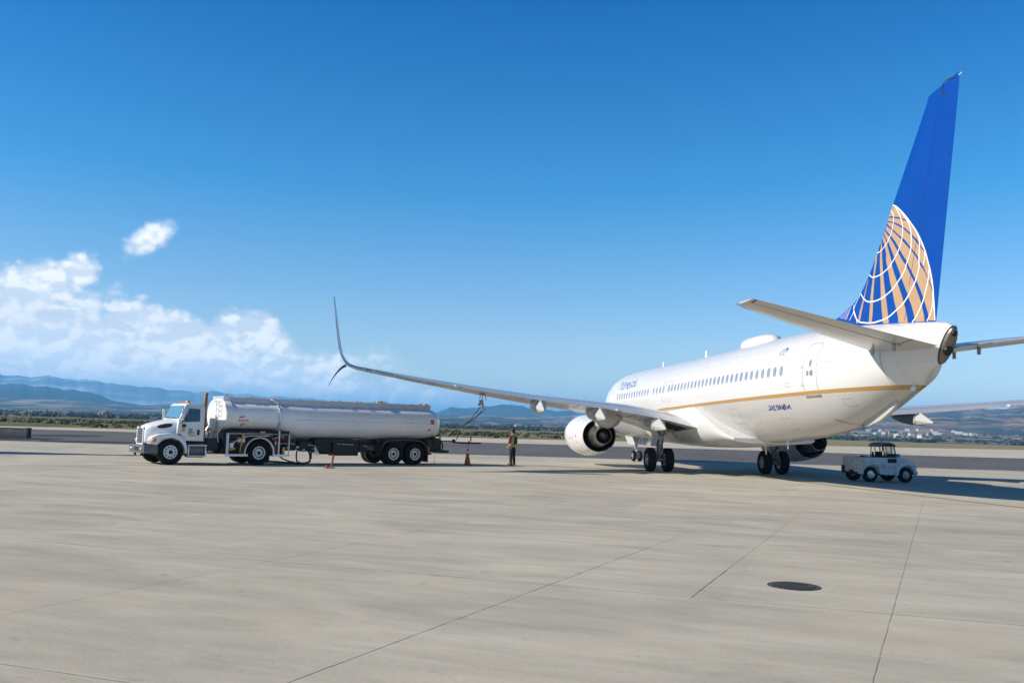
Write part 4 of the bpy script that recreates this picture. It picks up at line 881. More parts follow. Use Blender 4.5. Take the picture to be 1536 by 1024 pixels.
# windscreen, following the raked front of the cab
b=MB()
W0=Vector(TL(.30,0,1.82)); W1=Vector(TL(.53,0,2.37)); wd=(W1-W0); wn=Vector((0,wd.z,-wd.y)).normalized()
rings=[]
for q in(.02,.98):
    rings.append([W0+wd*q+wn*(.016-.05*(u*u*.0))+Vector((u*(.93-.05*q),0,0)) for u in[-1+.25*i for i in range(9)]])
b.loft(rings,cap0=False,cap1=False,closed=False); WSN=b.build('windscreen',m_wsc,TR)
b=MB(); b.tube([W0+wn*.04+Vector((-.7,0,.02)),W0+wd*.10+wn*.04+Vector((-.05,0,0))],.012,5); b.tube([W0+wn*.04+Vector((.1,0,.02)),W0+wd*.10+wn*.04+Vector((.7,0,0))],.012,5); b.build('wiper',m_blk,WSN)
for x in(-.75,-.3,0,.3,.75):
    b=MB(); b.ball(TL(.74,x,2.48),(.05,.08,.035)); b.build('marker_light',m_orange,CAB)
b=MB(); b.lathe([(0,.09),(.08,.085),(.12,.05),(.13,0)],TL(.85,-.25,2.47),(0,0,1),14); b.build('roof_beacon',m_orange,CAB)
# driver seat and wheel seen through the glass are left dark by the glass
# bonnet
b=MB(); rings=[]
for t,w_,zt,zb in((-.86,.50,1.40,.80),(-.81,.56,1.50,.78),(-.60,.64,1.60,.80),(-.2,.76,1.71,.9),(.20,.88,1.80,1.0),(.34,.92,1.82,1.0)):
    R=[]
    for k in range(24):
        a=2*pi*k/24; e=.42; R.append(TL(t,w_*math.copysign(abs(cos(a))**e,cos(a)),(zt+zb)/2+(zt-zb)/2*math.copysign(abs(sin(a))**e,sin(a))))
    rings.append(R)
b.loft(rings); BON=b.build('bonnet',m_tw,TR,ang=50)
b=MB(); b.box(TL(-.865,0,1.12),(.78,.05,.60)); GR=b.build('grille',m_blk,TR,bevel=.03)
b=MB()
for i in range(8): b.box(TL(-.895,0,.88+.075*i),(.74,.03,.022))
b.build('grille_bar',m_alu,GR)
b=MB()
for p,d in(((0,1.44),(.90,.07)),((0,.79),(.90,.06)),((-.42,1.12),(.07,.66)),((.42,1.12),(.07,.66))): b.box(TL(-.88,p[0],p[1]),(d[0],.05,d[1]))
b.build('grille_surround',m_tw,GR,bevel=.02)
b=MB(); b.lathe([(0,.05),(.02,.045),(.02,0)],TL(-.905,0,1.45),(0,1,0),14,sq=(1.6,1)); b.build('badge',m_blk,GR)
for s in(-1,1):
    b=MB(); b.add([TL(-.16+.30*cos(a)+0*.1,s*(.805+.04*cos(a)),1.53+.085*sin(a)+.05*cos(a)) for a in[2*pi*k/18 for k in range(18)]]+[TL(-.16+.30*cos(a),s*(.74),1.53+.085*sin(a)+.05*cos(a)) for a in[2*pi*k/18 for k in range(18)]],[tuple(range(18))]+[(k,(k+1)%18,18+(k+1)%18,18+k) for k in range(18)]); b.build('bonnet_vent',m_blk,BON)
    # front wing: a body with the wheel arch cut out of it
    arc=[(.56*cos(a_),.50+.56*sin(a_)) for a_ in[RAD(-6+158*i/14) for i in range(15)]]
    o=[(-.80,.80),(-.80,.98),(-.70,1.10),(-.45,1.20),(-.1,1.25),(.2,1.24),(.42,1.14),(.58,.95),(.66,.70),(.68,.44)]
    b=MB(); 
    pts_=o[::-1]+[(-.62,.78)]+arc[::-1]
    nn=len(pts_); xs=lambda tt,zz: 1.17-max(0,-tt-.35)*.42
    V=[TL(q[0],s*(.58),q[1]) for q in pts_]+[TL(q[0],s*xs(*q),q[1]) for q in pts_]
    b.add(V,[tuple(range(nn)),tuple(range(2*nn-1,nn-1,-1))]+[(i,(i+1)%nn,nn+(i+1)%nn,nn+i) for i in range(nn)])
    WI=b.build('front_wing',m_tw,TR,bevel=.05,ang=50)
    b=MB(); b.ball(TL(-.76,s*.84,.93),(.15,.09,.10),0,12,8); b.build('headlight',m_lens,WI)
    b=MB(); b.ball(TL(-.62,s*1.04,.96),(.06,.10,.075),0,12,8); b.build('turn_signal',m_orange,WI)
    b=MB(); b.box(TL(.30,s*1.175,1.20),(.04,.10,.07)); b.build('side_marker',m_redl,WI,bevel=.01)
b=MB(); b.box(TL(-.1,0,.80),(1.1,1.0,.6)); b.build('engine_bay',m_blk,TR)
b=MB(); b.hexa([TL(-.99,-1.02,.44),TL(-.99,1.02,.44),TL(-.87,1.02,.44),TL(-.87,-1.02,.44),TL(-1.01,-1.02,.76),TL(-1.01,1.02,.76),TL(-.87,1.02,.76),TL(-.87,-1.02,.76)])
for s in(-1,1): b.hexa([TL(-.99,s*1.02,.44),TL(-.87,s*1.02,.44),TL(-.50,s*1.10,.44),TL(-.50,s*1.17,.46),TL(-1.01,s*1.02,.76),TL(-.87,s*1.02,.76),TL(-.50,s*1.10,.76),TL(-.50,s*1.17,.74)])
BU=b.build('front_bumper',m_bump,TR,bevel=.02)
for s in(-1,1):
    b=MB(); b.ball(TL(-1.02,s*.70,.60),(.09,.03,.06),0,10,6); b.build('fog_light',m_lens,BU)
    b=MB(); b.tube([TL(-.92,s*.45,.42),TL(-.92,s*.45,.33)],.05,8); b.build('tow_hook',m_blk,BU)
b=MB(); b.box(TL(-1.015,0,.60),(.5,.012,.14)); b.build('bumper_opening',m_dark,BU)
# steps and fuel tank
for s in(-1,1):
    b=MB(); b.lathe([(0,0),(0,.27),(.03,.29),(.70,.29),(.73,.27),(.73,0)],TL(.68,s*.86,.58),(0,-1,0),24); ST_=b.build('side_tank',m_bump,TR,ang=50)
    b=MB()
    for z in(.36,.78): b.box(TL(1.04,s*1.12,z),(.20,.76,.045))
    for t in(.70,1.38): b.box(TL(t,s*1.16,.56),(.06,.04,.44))
    b.build('step',m_alu,ST_,bevel=.008)
b=MB(); b.tube([TL(1.42,-.75,.9),TL(1.42,-.75,2.48)],.06,12); b.tube([TL(1.42,-.75,2.45),TL(1.42,-.75,2.86),TL(1.46,-.75,2.92)],.075,12); b.build('exhaust_stack',m_stack,TR)
# chassis
b=MB()
for s in(-1,1):
    b.box(TL(.9,s*.42,.72),(.09,3.4,.24)); b.box(TL(7.6,s*.45,.98),(.10,10.4,.22)); b.box(TL(3.6,s*.42,.75),(.09,2.6,.24))
for t in(0,3.65,10.12,11.27): b.tube([TL(t,-.95,.5),TL(t,.95,.5)],.075,10)
for t in(3.65,10.12,11.27): b.ball(TL(t,0,.5),(.22,.2,.22))
for t in(1.6,2.6,5.2,6.4,8.0,9.2,12.2): b.box(TL(t,0,.9),(.85,.08,.14))
b.hexa([TL(9.6,-.8,.62),TL(11.8,-.8,.62),TL(11.8,.8,.62),TL(9.6,.8,.62),TL(9.4,-.7,1.15),TL(12,-.7,1.15),TL(12,.7,1.15),TL(9.4,.7,1.15)])
b.box(TL(1.75,0,.82),(1.7,.5,.5)); b.box(TL(3.7,0,1.24),(1.9,2.7,.36)); b.box(TL(1.0,0,.72),(1.3,1.2,.4))
b.build('chassis',m_blk,TR,bevel=.01)
def piece(name,m,f,par=TR,bev=0):
    b=MB(); f(b); return b.build(name,m,par,bevel=bev)
for (t0,t1,z0,z1,x) in((5.55,6.2,.62,1.0,-.9),(6.25,7.05,.52,1.05,-.95),(7.1,8.4,.40,.98,-1.0),(8.45,8.9,.55,.95,-.9),(4.9,5.4,.6,1.05,-.9),(6.2,8.8,.98,1.12,-.98)):
    for s in(1,-1): piece('equipment_box',m_blk,lambda b:b.box(TL((t0+t1)/2,s*(x+.25),(z0+z1)/2),(.5,t1-t0-.04,z1-z0)),bev=.02)
for (t,z,l) in((5.9,.86,.3),(6.1,.70,.25),(7.3,.92,.8),(5.1,.9,.2),(8.6,.85,.2)): piece('pump_pipe',m_alu,lambda b:b.tube([TL(t,-1.0,z),TL(t+l,-1.02,z-.03)],.03,8))
for (t,z) in((5.45,.75),(5.75,.62),(6.35,.60),(5.0,.72)): piece('pipe_joint',m_alu,lambda b:b.ball(TL(t,-.95,z),(.07,.09,.07)))
# tank
TS=[(2.30,1.52,2.56,1.02),(2.34,1.44,2.62,1.12),(2.5,1.42,2.64,1.15),(4.2,1.42,2.64,1.15),(4.6,1.36,2.64,1.15),(5.1,1.20,2.65,1.15),(5.7,1.10,2.65,1.15),(9.0,1.10,2.66,1.15),(9.8,1.12,2.66,1.15),(12.0,1.16,2.67,1.14),(12.45,1.22,2.64,1.09),(12.7,1.36,2.52,.96),(12.82,1.6,2.3,.70),(12.85,1.8,2.1,.4)]
def tring(t,zb,zt,w_,n=44,e=.80):
    return [TL(t,w_*math.copysign(abs(cos(a))**e,cos(a)),(zb+zt)/2+(zt-zb)/2*math.copysign(abs(sin(a))**e,sin(a))) for a in[2*pi*k/n for k in range(n)]]
b=MB(); b.loft([tring(t,*[cr(TS,t,c) for c in(1,2,3)]) for t in[2.30,2.32,2.34,2.42,2.5]+[2.8+.3*i for i in range(31)]+[12.1,12.3,12.45,12.6,12.7,12.78,12.82,12.85]])
TK=b.build('tank',m_tank,TR,ang=60)
def tank_pt(t,z,off=.004,s=-1):
    zb,zt,w_=[cr(TS,t,c) for c in(1,2,3)]; q=(z-(zb+zt)/2)/((zt-zb)/2); sa=abs(q)**(1/.8); return TL(t,s*(w_*max(1-sa*sa,0)**.4+off),z)
b=MB(); b.loft([tring(2.20,1.50,2.60,1.04),tring(2.16,1.42,2.68,1.14),tring(2.17,1.39,2.71,1.18),tring(2.44,1.39,2.71,1.18),tring(2.45,1.42,2.68,1.155)]); b.box(TL(2.32,0,2.70),(1.30,.26,.24)); TH=b.build('tank_head',m_tw,TR,ang=50)
b=MB()
for x in(-.42,-.12): b.tube([TL(2.10,x,1.5),TL(2.10,x,2.6)],.018,6)
for i in range(5): b.tube([TL(2.10,-.42,1.6+.22*i),TL(2.10,-.12,1.6+.22*i)],.014,6)
b.build('ladder',m_alu,TH)
b=MB(); b.box(TL(2.13,.35,1.75),(.7,.06,.55)); b.build('head_panel',mat('pale_grey_panel',(.55,.56,.57),.5),TH,bevel=.02)
random.seed(4)
for i in range(7):
    x=random.uniform(-1,.8); q=random.uniform(-.2,.2); piece('air_line',m_alu,lambda b:b.tube([TL(2.0,x,.9),TL(1.95,x+.1,1.25),TL(2.1,x+q,1.55)],.025,6),TH)
# catwalk, hatches
b=MB()
for x in(-.62,.62): b.hexa([TL(2.2,x-.02,2.55),TL(12.35,x-.02,2.58),TL(12.35,x+.02,2.58),TL(2.2,x+.02,2.55),TL(2.2,x-.02,2.79),TL(12.35,x-.02,2.83),TL(12.35,x+.02,2.83),TL(2.2,x+.02,2.79)])
for t in(2.2,12.33): b.box(TL(t,0,2.70),(1.24,.04,.22))
CW=b.build('catwalk',mat('catwalk_grey',(.50,.52,.55),.4,metal=.3),TR)
for t in(3.6,5.6,7.6,9.4,11.2):
    b=MB(); b.lathe([(0,.26),(.14,.26),(.16,.22),(.17,0)],TL(t,0,2.66),(0,0,1),20); b.build('hatch',m_alu,CW)
b=MB()
random.seed(9)
for i in range(26):
    t=random.uniform(2.3,12.3); b.box(TL(t,random.choice((-.62,.62,.3,-.3)),2.83+.01),(.05,random.uniform(.05,.2),random.uniform(.03,.09)))
b.tube([TL(9.4,-.3,2.86),TL(9.9,-.3,2.90),TL(10.2,-.3,2.84)],.03,6); b.build('walkway_fitting',m_alu,CW)
b=MB()
for t in(2.32,12.1,11.8): b.ball(TL(t,-.6,2.86),(.05,.05,.05))
b.build('marker_light',m_redl,CW)
b=MB(); b.box(TL(9.55,-.62,2.87),(.08,.30,.05)); b.build('tag',m_yel2,CW)
# strap pipe across the tank flank and down to the pump bay
b=MB(); b.tube([TL(4.25,-.62,2.78),TL(4.45,-.95,2.62)]+[tank_pt(4.5,z,.05) for z in(2.45,2.3,2.1,1.9,1.7,1.55)]+[TL(4.5,-1.18,1.4),TL(4.5,-1.18,.42)],.04,8); b.build('vent_pipe',m_alu,TR)
def tank_mark(name,S,w_,m):
    b=MB()
    for s in(-1,1):
        for L in S:
            L=dense(L,3); n=len(L); V=[]
            for i in range(n):
                a=Vector(L[max(i-1,0)]); c=Vector(L[min(i+1,n-1)]); d=(c-a).normalized(); q=Vector((-d.y,d.x))*w_/2; p=Vector(L[i])
                V+=[tank_pt(*(p-q),.005,s),tank_pt(*(p+q),.005,s)]
            b.add(V,[(2*i,2*i+1,2*i+3,2*i+2) for i in range(n-1)])
    b.build(name,m,TK)
tank_mark('tank_lettering',[[(2.72,1.93),(2.80,2.00),(2.78,1.93)],[(2.84,1.93),(2.86,2.01),(2.94,2.0),(2.86,1.96)],[(2.70,1.80),(2.74,1.87),(2.78,1.80)],[(2.82,1.87),(2.82,1.80),(2.88,1.86),(2.90,1.80)],[(2.95,1.86),(2.95,1.80)],[(3.0,1.80),(3.0,1.87),(3.06,1.86),(3.0,1.83)],[(3.1,1.87),(3.1,1.80),(3.16,1.80)],[(2.84,1.62),(2.84,1.70),(2.92,1.70),(2.92,1.62),(2.84,1.62)],[(2.97,1.62),(2.97,1.70),(3.05,1.70)]],.03,m_redl)
tank_mark('tank_emblem',[[(12.18+.09*cos(a),2.05+.07*sin(a)) for a in[2*pi*k/12 for k in range(13)]],[(12.12,2.05),(12.24,2.06)],[(12.12,2.01),(12.24,2.03)],[(12.05,1.92),(12.32,1.94)]],.045,m_redl)
tank_mark('tank_sticker',[[(11.95,1.62),(12.0,1.70),(12.05,1.63)],[(12.08,1.70),(12.09,1.62)],[(11.94,1.60),(12.12,1.61)]],.035,mat('orange_sticker',(.6,.22,.06),.5))
tank_mark('tank_band',[[(5.2,1.93),(12.0,1.95)]],.02,mat('tank_weld',(.5,.51,.53),.5,metal=.4))
# pump bay frame on the near side
for s in(-1,1):
    b=MB(); x=s*1.17
    for t in(2.24,2.30,4.96): b.tube([TL(t,x,.40),TL(t,x,1.30)],.03,6)
    b.tube([TL(2.24,x,1.28),TL(3.65,x,1.30),TL(4.96,x,1.28)],.022,6); b.tube([TL(4.3,x,.9),TL(4.96,x,.9)],.02,6)
    b.box(TL(2.68,x,.40),(.07,.94,.09)); b.box(TL(4.62,x,.40),(.07,.76,.09))
    PB=b.build('pump_bay_frame',m_alu,TR)
    b=MB(); b.hexa([TL(2.3,s*.5,.42),TL(3.1,s*.5,.42),TL(3.1,s*1.05,.42),TL(2.3,s*1.05,.42),TL(2.3,s*.5,1.3),TL(3.1,s*.5,1.3),TL(3.1,s*1.05,1.3),TL(2.3,s*1.05,1.3)]) if s>0 else b.box(TL(2.7,-.62,.86),(.3,.86,.86))
    b.build('pump_housing',m_blk,PB,bevel=.01)
    b=MB(); b.box(TL(4.6,s*.6,.86),(.3,.7,.86)); b.build('filter_housing',m_blk,PB,bevel=.01)
    b=MB(); rings=[]
    for i in range(21):
        a=RAD(-12+204*i/20); rings.append([TL(3.65-cos(a)*r,s*xx,.50+sin(a)*r) for r,xx in((.60,1.20),(.66,1.22),(.66,.72),(.62,.72))])
    b.loft(rings); b.build('mudguard',m_alu,TR,ang=45)
random.seed(13)
piece('flow_meter',m_alu,lambda b:b.lathe([(0,0),(0,.16),(.3,.16),(.3,0)],TL(2.75,-.92,1.0),(0,-1,0),16))
piece('filter_canister',m_alu,lambda b:b.lathe([(0,0),(0,.12),(.22,.12),(.22,0)],TL(2.5,-1.0,.68),(0,0,1),16))
piece('pump_pipe',m_alu,lambda b:b.tube([TL(2.4,-1.05,.6),TL(2.6,-1.08,.95),TL(2.9,-1.05,1.1),TL(3.2,-1.0,1.2),TL(4.2,-1.0,1.22)],.04,8))
piece('pump_pipe',m_alu,lambda b:b.tube([TL(4.4,-1.05,.5),TL(4.4,-1.05,1.15),TL(4.8,-1.0,1.2)],.045,8))
random.seed(13)
for i in range(9):
    t=random.choice((random.uniform(2.35,3.0),random.uniform(4.3,4.9))); z=random.uniform(.5,1.2); piece('gauge',random.choice((m_alu,m_blk,m_redb)),lambda b:b.ball(TL(t,-1.06,z),(.05,.07,.06)))
b=MB(); b.tube([TL(2.95,-1.12,1.28),TL(2.93,-1.14,1.0),TL(2.85,-1.14,.75),TL(2.84,-1.12,.5)],.022,8); b.ball(TL(2.95,-1.12,1.22),(.07,.07,.07)); b.ball(TL(2.5,-1.1,.66),(.06,.16,.06)); b.build('fuel_valve',m_yel2,TR)
b=MB(); b.box(TL(3.3,-1.08,1.33),(.06,.16,.06)); b.ball(TL(4.35,-1.1,1.05),(.07,.09,.07)); b.tube([TL(4.42,-1.1,.5),TL(4.4,-1.12,.85)],.06,8); b.ball(TL(4.2,-1.1,1.2),(.06,.07,.06)); b.build('shutoff_valve',m_redb,TR)
b=MB(); b.box(TL(3.8,-1.04,1.36),(.10,.24,.10)); b.box(TL(4.75,-1.1,.6),(.08,.12,.3)); b.build('brass_meter',mat('brass',(.5,.33,.13),.4,metal=.6),TR,bevel=.02)
# hoses looping under the tank behind the axle
b=MB(); b.tube([TL(4.1,-1.0,.15),TL(4.6,-1.15,.12),TL(5.2,-1.15,.07),TL(5.7,-1.12,.06),TL(6.0,-1.1,.14),TL(6.02,-1.05,.42),TL(5.95,-1.0,.62)],.045,10)
b.tube([TL(4.5,-1.0,.45),TL(4.75,-1.12,.25),TL(5.0,-1.14,.16),TL(5.35,-1.12,.09)],.03,8); b.box(TL(4.08,-1.0,.22),(.1,.16,.26)); b.build('drain_hose',m_hose,TR)
b=MB(); b.tube([TL(5.35,-1.12,.60),TL(5.34,-1.14,.35),TL(5.38,-1.14,.14),TL(5.6,-1.14,.075),TL(5.9,-1.14,.09),TL(6.04,-1.12,.3),TL(6.05,-1.1,.55)],.035,10); b.build('return_hose',m_rhose,TR)
b=MB(); b.box(TL(6.28,-1.1,.52),(.06,.22,.12),rot=Matrix.Rotation(.5,3,'X')); b.tube([TL(6.2,-1.1,.8),TL(6.25,-1.1,.55)],.05,8); b.build('coupling',m_alu,TR)
# wheels
def road_wheel(t,x,r,w_,rr,out,name='road_wheel',front=False):
    b=MB(); h=w_/2
    b.lathe([(-h*.6,rr),(-h*.95,rr+.03),(-h,rr+(r-rr)*.5),(-h*.93,r-.035),(-h*.75,r-.004),(h*.75,r-.004),(h*.93,r-.035),(h,rr+(r-rr)*.5),(h*.95,rr+.03),(h*.6,rr)],TL(t,x,r),(1,0,0),34)
    wq=b.build(name,m_tyre,TR,ang=40)
    b=MB(); o=out
    if front: P=[(.60,rr+.01),(.80,rr),(.78,rr-.03),(.55,rr-.06),(.70,.17),(.74,.12),(1.05,.10),(1.08,0)]
    else: P=[(.60,rr+.01),(.86,rr),(.84,rr-.035),(.20,rr-.06),(.05,.17),(.10,.13),(.75,.12),(.80,0)]
    b.lathe([(o*h*q,k) for q,k in P],TL(t,x,r),(1,0,0),30); HB=b.build('rim',m_alu if not front else m_tw,wq,ang=40)
    b=MB()
    for k in range(10):
        a=2*pi*k/10; c=rr*(.70 if not front else .74); b.box(TL(t+c*cos(a),x+o*h*(.35 if not front else .72),r+c*sin(a)),(.03,.05,.05),rot=Matrix.Rotation(-a,3,'X'))
    b.lathe([(o*h*(1.06 if front else .78),.085),(o*h*(1.2 if front else .92),.07),(o*h*(1.2 if front else .92),0)],TL(t,x,r),(1,0,0),14)
    b.build('wheel_nut',m_blk,wq)
    return wq
for s in(-1,1):
    road_wheel(0,s*1.03,.50,.30,.27,s,front=True)
    for t in(3.65,10.12,11.27):
        road_wheel(t,s*1.06,.50,.26,.27,s)
        road_wheel(t,s*.74,.50,.26,.27,s)
    b=MB(); rings=[]
    for p in((9.42,.62),(9.48,.82),(9.62,1.0),(9.85,1.10),(10.7,1.13),(11.45,1.10),(11.7,1.0),(11.88,.82),(11.92,.62)):
        rings.append([TL(p[0],s*1.22,p[1]),TL(p[0]+(.0),s*1.22,p[1]+.035),TL(p[0],s*.55,p[1]+.035),TL(p[0],s*.55,p[1])])
    b.loft(rings); MGd=b.build('mudguard',m_blk,TR,ang=40)
    b=MB(); b.tube([TL(a,s*1.222,c+.02) for a,c in((9.42,.62),(9.48,.82),(9.62,1.0),(9.85,1.10),(10.7,1.13),(11.45,1.10),(11.7,1.0),(11.88,.82),(11.92,.62))],.018,6); b.build('mudguard_edge',m_bump,MGd)
    b=MB(); b.box(TL(11.97,s*.90,.42),(.55,.02,.56)); b.build('mud_flap',m_blk,MGd)
# rear hose deck
b=MB(); b.box(TL(12.4,0,.92),(2.0,.8,.55)); b.box(TL(12.75,-.2,.65),(2.1,.7,.10)); b.box(TL(12.95,-.75,.60),(.5,.5,.06)); b.box(TL(12.5,-.9,1.12),(.3,.35,.30))
b.tube([TL(12.85,-1.0,.7),TL(12.9,-1.0,.95),TL(12.85,-.9,1.1)],.04,8)
RD=b.build('hose_deck',m_blk,TR,bevel=.015)
b=MB(); b.lathe([(-.3,.05),(-.3,.34),(-.26,.34),(-.26,.12),(.26,.12),(.26,.34),(.3,.34),(.3,.05)],TL(12.45,-.45,1.02),(1,0,0),22); b.build('hose_reel',mat('dark_red_reel',(.07,.02,.018),.5),RD)
b=MB(); b.ball(TL(12.72,-1.0,1.27),(.07,.07,.08)); b.build('rear_lamp',m_lens,RD)
b=MB(); b.tube([TL(12.78,-.95,1.30),TL(12.80,-.95,1.50)],.045,8); b.ball(TL(12.80,-.95,1.46),(.08,.08,.09)); b.build('hose_nozzle',m_yel2,RD)
b=MB(); b.box(TL(12.02,-1.14,.70),(.05,.10,.28)); b.box(TL(12.1,-1.1,.52),(.1,.16,.10)); b.build('tail_light',m_redl,RD)
b=MB(); b.tube([TL(12.38,-1.1,.52),TL(12.38,-1.1,.03)],.008,6); b.ball(TL(12.38,-1.1,.05),(.03,.03,.05)); b.ball(TL(12.38,-1.1,.16),(.02,.02,.03)); b.build('static_strap',m_rhose,RD)
b=MB(); b.tube([TL(12.6,-.95,1.14),TL(13.4,-.95,1.13),TL(13.55,-.95,1.10)],.025,8); b.tube([TL(13.5,-.95,1.10),TL(14.0,-.95,1.05),TL(15.15,-.95,1.06)],.04,10); b.ball(TL(13.55,-.95,1.14),(.09,.10,.10)); b.ball(TL(14.45,-.95,1.10),(.05,.06,.06))
BM=b.build('hose_boom',m_hose,TR)
b=MB(); b.tube([TL(13.7,-.95,1.2),TL(13.9,-.95,1.62)],[.02,.035],8); b.tube([TL(14.56,-.95,1.15),TL(14.54,-.95,1.52)],[.035,.018],8); b.build('boom_upright',m_hose,BM)
# ---------------------------------------------------------------- fuelling hose from wing to truck
def TW(t,x,z): 
    v=Matrix.Rotation(RAD(126.87),3,'Z')@Vector(TL(t,x,z)); return v+Vector((-14.10,37.98,0))
def AW(X,Y,Z): 
    v=Matrix.Rotation(RAD(7.6027),3,'Z')@Vector(VM(1)(X,Y,Z)); return v+Vector((9.992,44.843,0))
k=kY(11.62); wp=wpt(k,.62,-1); A0=AW(wp[0],wp[1],wp[2]); E0=TW(12.8,-.95,1.5)
HO=thing('fuel_hose','pair of dark fuelling hoses hanging from the wing to the back of the truck','fuel hose',A0-Vector((0,0,.5)))
org=Vector(HO.location)
def sag(a,c,dr,n=16,p=1.0): return [a+(c-a)*(i/n)+Vector((0,0,-dr*4*(i/n)*(1-i/n)))-org for i in range(n+1)]
AA=A0+Vector((.03,0,-.62)); MID=A0+(E0-A0)*.72+Vector((0,0,-.42))
b=MB(); b.tube(sag(A0+Vector((.05,0,-.78)),MID,.10),.026,8); b.tube(sag(A0+Vector((-.04,0,-.58)),MID+Vector((.03,0,.02)),.20),.016,8); b.build('hose',m_hose,HO)
b=MB(); b.tube(sag(MID,E0,.10,8),.036,8); b.build('hose_end',m_alu,HO)
b=MB()
for dx,l in((-.10,.5),(.05,.62),(.2,.30)): b.tube([Vector((dx*.6,0,.5)),Vector((dx,0,.5-l))],.022,6)
b.ball((0,0,.10),(.09,.09,.12)); b.ball((-.10,0,.0),(.07,.05,.05)); b.ball((.06,0,-.05),(.05,.05,.14)); b.box((0,0,.46),(.22,.16,.06)); b.ball((.14,0,-.22),(.05,.05,.06)); b.build('wing_coupling',m_strut,HO)
# ---------------------------------------------------------------- cones
m_cone=mat('orange_cone_plastic',(.50,.085,.025),.45,var=.12); m_cone2=mat('dark_red_cone_plastic',(.22,.03,.02),.5)
def cone(loc,h,label,lean=0):
    r=thing('traffic_cone',label,'traffic cone',loc)
    b=MB(); b.lathe([(.03,.17),(.05,.155),(h*.45,.10),(h*.97,.045),(h,.03),(h,0)],(0,0,0),(0,0,1),20); b.build('cone_body',m_cone,r)
    b=MB(); b.box((0,0,.02),(.46,.46,.04)); b.build('base',m_cone2,r,bevel=.012)
    return r
c1=cone((-2.0,45.61,0),.78,'tall orange traffic cone with a pale band, standing between truck and worker')
b=MB(); b.lathe([(.56,.093),(.57,.095),(.68,.075),(.69,.07)],(0,0,0),(0,0,1),20); b.build('reflective_band',mat('reflective_band',(.75,.6,.5),.4),c1)
MK=thing('marker_post','slim orange post on a flat foot in front of the black tanker boxes','marker post',(-7.25,38.1,0))
b=MB(); b.tube([(.05,0,.03),(.08,0,.28),(.10,0,.56)],[.04,.042,.05],12); b.build('post',mat('rusty_orange_paint',(.24,.065,.03),.5,var=.3),MK)
b=MB(); b.hexa([(-.24,-.12,0),(.18,-.12,0),(.18,.12,0),(-.24,.12,0),(-.10,-.05,.05),(.14,-.05,.05),(.14,.05,.05),(-.10,.05,.05)]); b.ball((-.13,0,.07),(.07,.06,.06)); b.build('foot',mat('faded_red_foot',(.22,.07,.05),.6),MK,bevel=.01)
CB=thing('bonding_cable','thin dark cable running from the hose boom down to the orange cone','cable',(-2.0,45.61,.78))
e=TW(14.45,-.95,1.06)-Vector((-2.0,45.61,.78))
b=MB(); b.tube([Vector((0,0,0)),e*.35+Vector((0,0,-.06)),e*.7+Vector((0,0,-.03)),e],.012,6); b.build('cable',m_hose,CB)
# ---------------------------------------------------------------- manhole
MHO=thing('manhole_cover','round dark iron cover set in the concrete','manhole cover',(3.58,11.70,-.004))
m_iron=mat('cast_iron',(.045,.043,.045),.55,metal=.35,var=.3,nscale=7,dirt=(.16,.14,.12),dirtamt=.5)
b=MB(); b.lathe([(.0,.325),(.007,.318),(.007,.302),(.002,.298)],(0,0,0),(0,0,1),48); b.build('rim',m_iron,MHO)
b=MB(); b.lathe([(.001,.296),(.006,.293),(.006,0)],(0,0,0),(0,0,1),48)
for i in range(-7,8):
    for j in range(-7,8):
        x,y=i*.042,j*.042
        if x*x+y*y<.265**2: b.box((x,y,.010),(.03,.014,.012),rot=Matrix.Rotation((i+j)%2*pi/2+.3,3,'Z'))
b.build('lid',mat('worn_iron',(.075,.07,.072),.45,metal=.5,var=.4,nscale=5,dirt=(.2,.18,.15),dirtamt=.7),MHO)
# ---------------------------------------------------------------- baggage tractor   u forward, v to the left (away), z up; origin under the near rear wheel
BT=thing('baggage_tractor','scuffed white baggage tractor with a small black roofed cab, parked under the tail','baggage tractor',(15.56,40.0,0),RAD(15))
m_bt=mat('scuffed_white_paint',(.60,.61,.61),.5,var=.10,nscale=2.4,dirt=(.16,.125,.10),dirtamt=.8)
BW=1.42
b=MB(); sp=[(-.36,.40),(-.36,1.04)]
arch=lambda c,r:[(c+r*cos(a),.34+r*sin(a)) for a in[pi-pi*i/10 for i in range(11)]]
out=[(-.40,.30)]+[(c,z) for c,z in arch(0,.42) if z>.30]+[(1.34,.30)]+[(c,z) for c,z in arch(1.76,.40) if z>.30]+[(2.24,.30),(2.26,.70),(2.14,.86),(1.86,1.0),(1.42,1.06),(-.40,1.06)]
def slab(b,pts,v0,v1,m=0): b.prism(pts,lambda u,z,v:(u,v,z),v0,v1,m)
slab(b,out,0,.10); slab(b,out,BW-.10,BW)
BD=b.build('body',m_bt,BT,bevel=.025)
b=MB(); slab(b,[(-.38,.36),(1.30,.36),(1.30,.98),(-.38,.98)],.101,BW-.101); b.build('load_deck',m_bt,BT)
b=MB(); b.box((-.42,BW/2,.70),(.06,BW,.72)); b.build('tail_panel',m_bt,BT,bevel=.02)
b=MB(); rings=[]
for u,z,v in((1.3,1.08,.0),(1.5,1.12,.02),(1.8,1.06,.03),(2.06,.94,.05),(2.2,.82,.06)): rings.append([(u,.102+v,.45),(u,.102+v,z-.03),(u,.22+v,z),(u,BW-.22-v,z),(u,BW-.102-v,z-.03),(u,BW-.102-v,.45)])
b.loft(rings); BN=b.build('bonnet',m_bt,BT,bevel=.02)
b=MB(); b.box((1.62,BW*.5,1.17),(.34,.5,.10)); b.build('bonnet_scoop',mat('dull_green_grey',(.10,.12,.11),.6),BN,bevel=.02)
b=MB(); b.box((2.20,BW-.20,.80),(.12,.36,.40)); b.build('lamp_housing',m_bt,BN,bevel=.03)
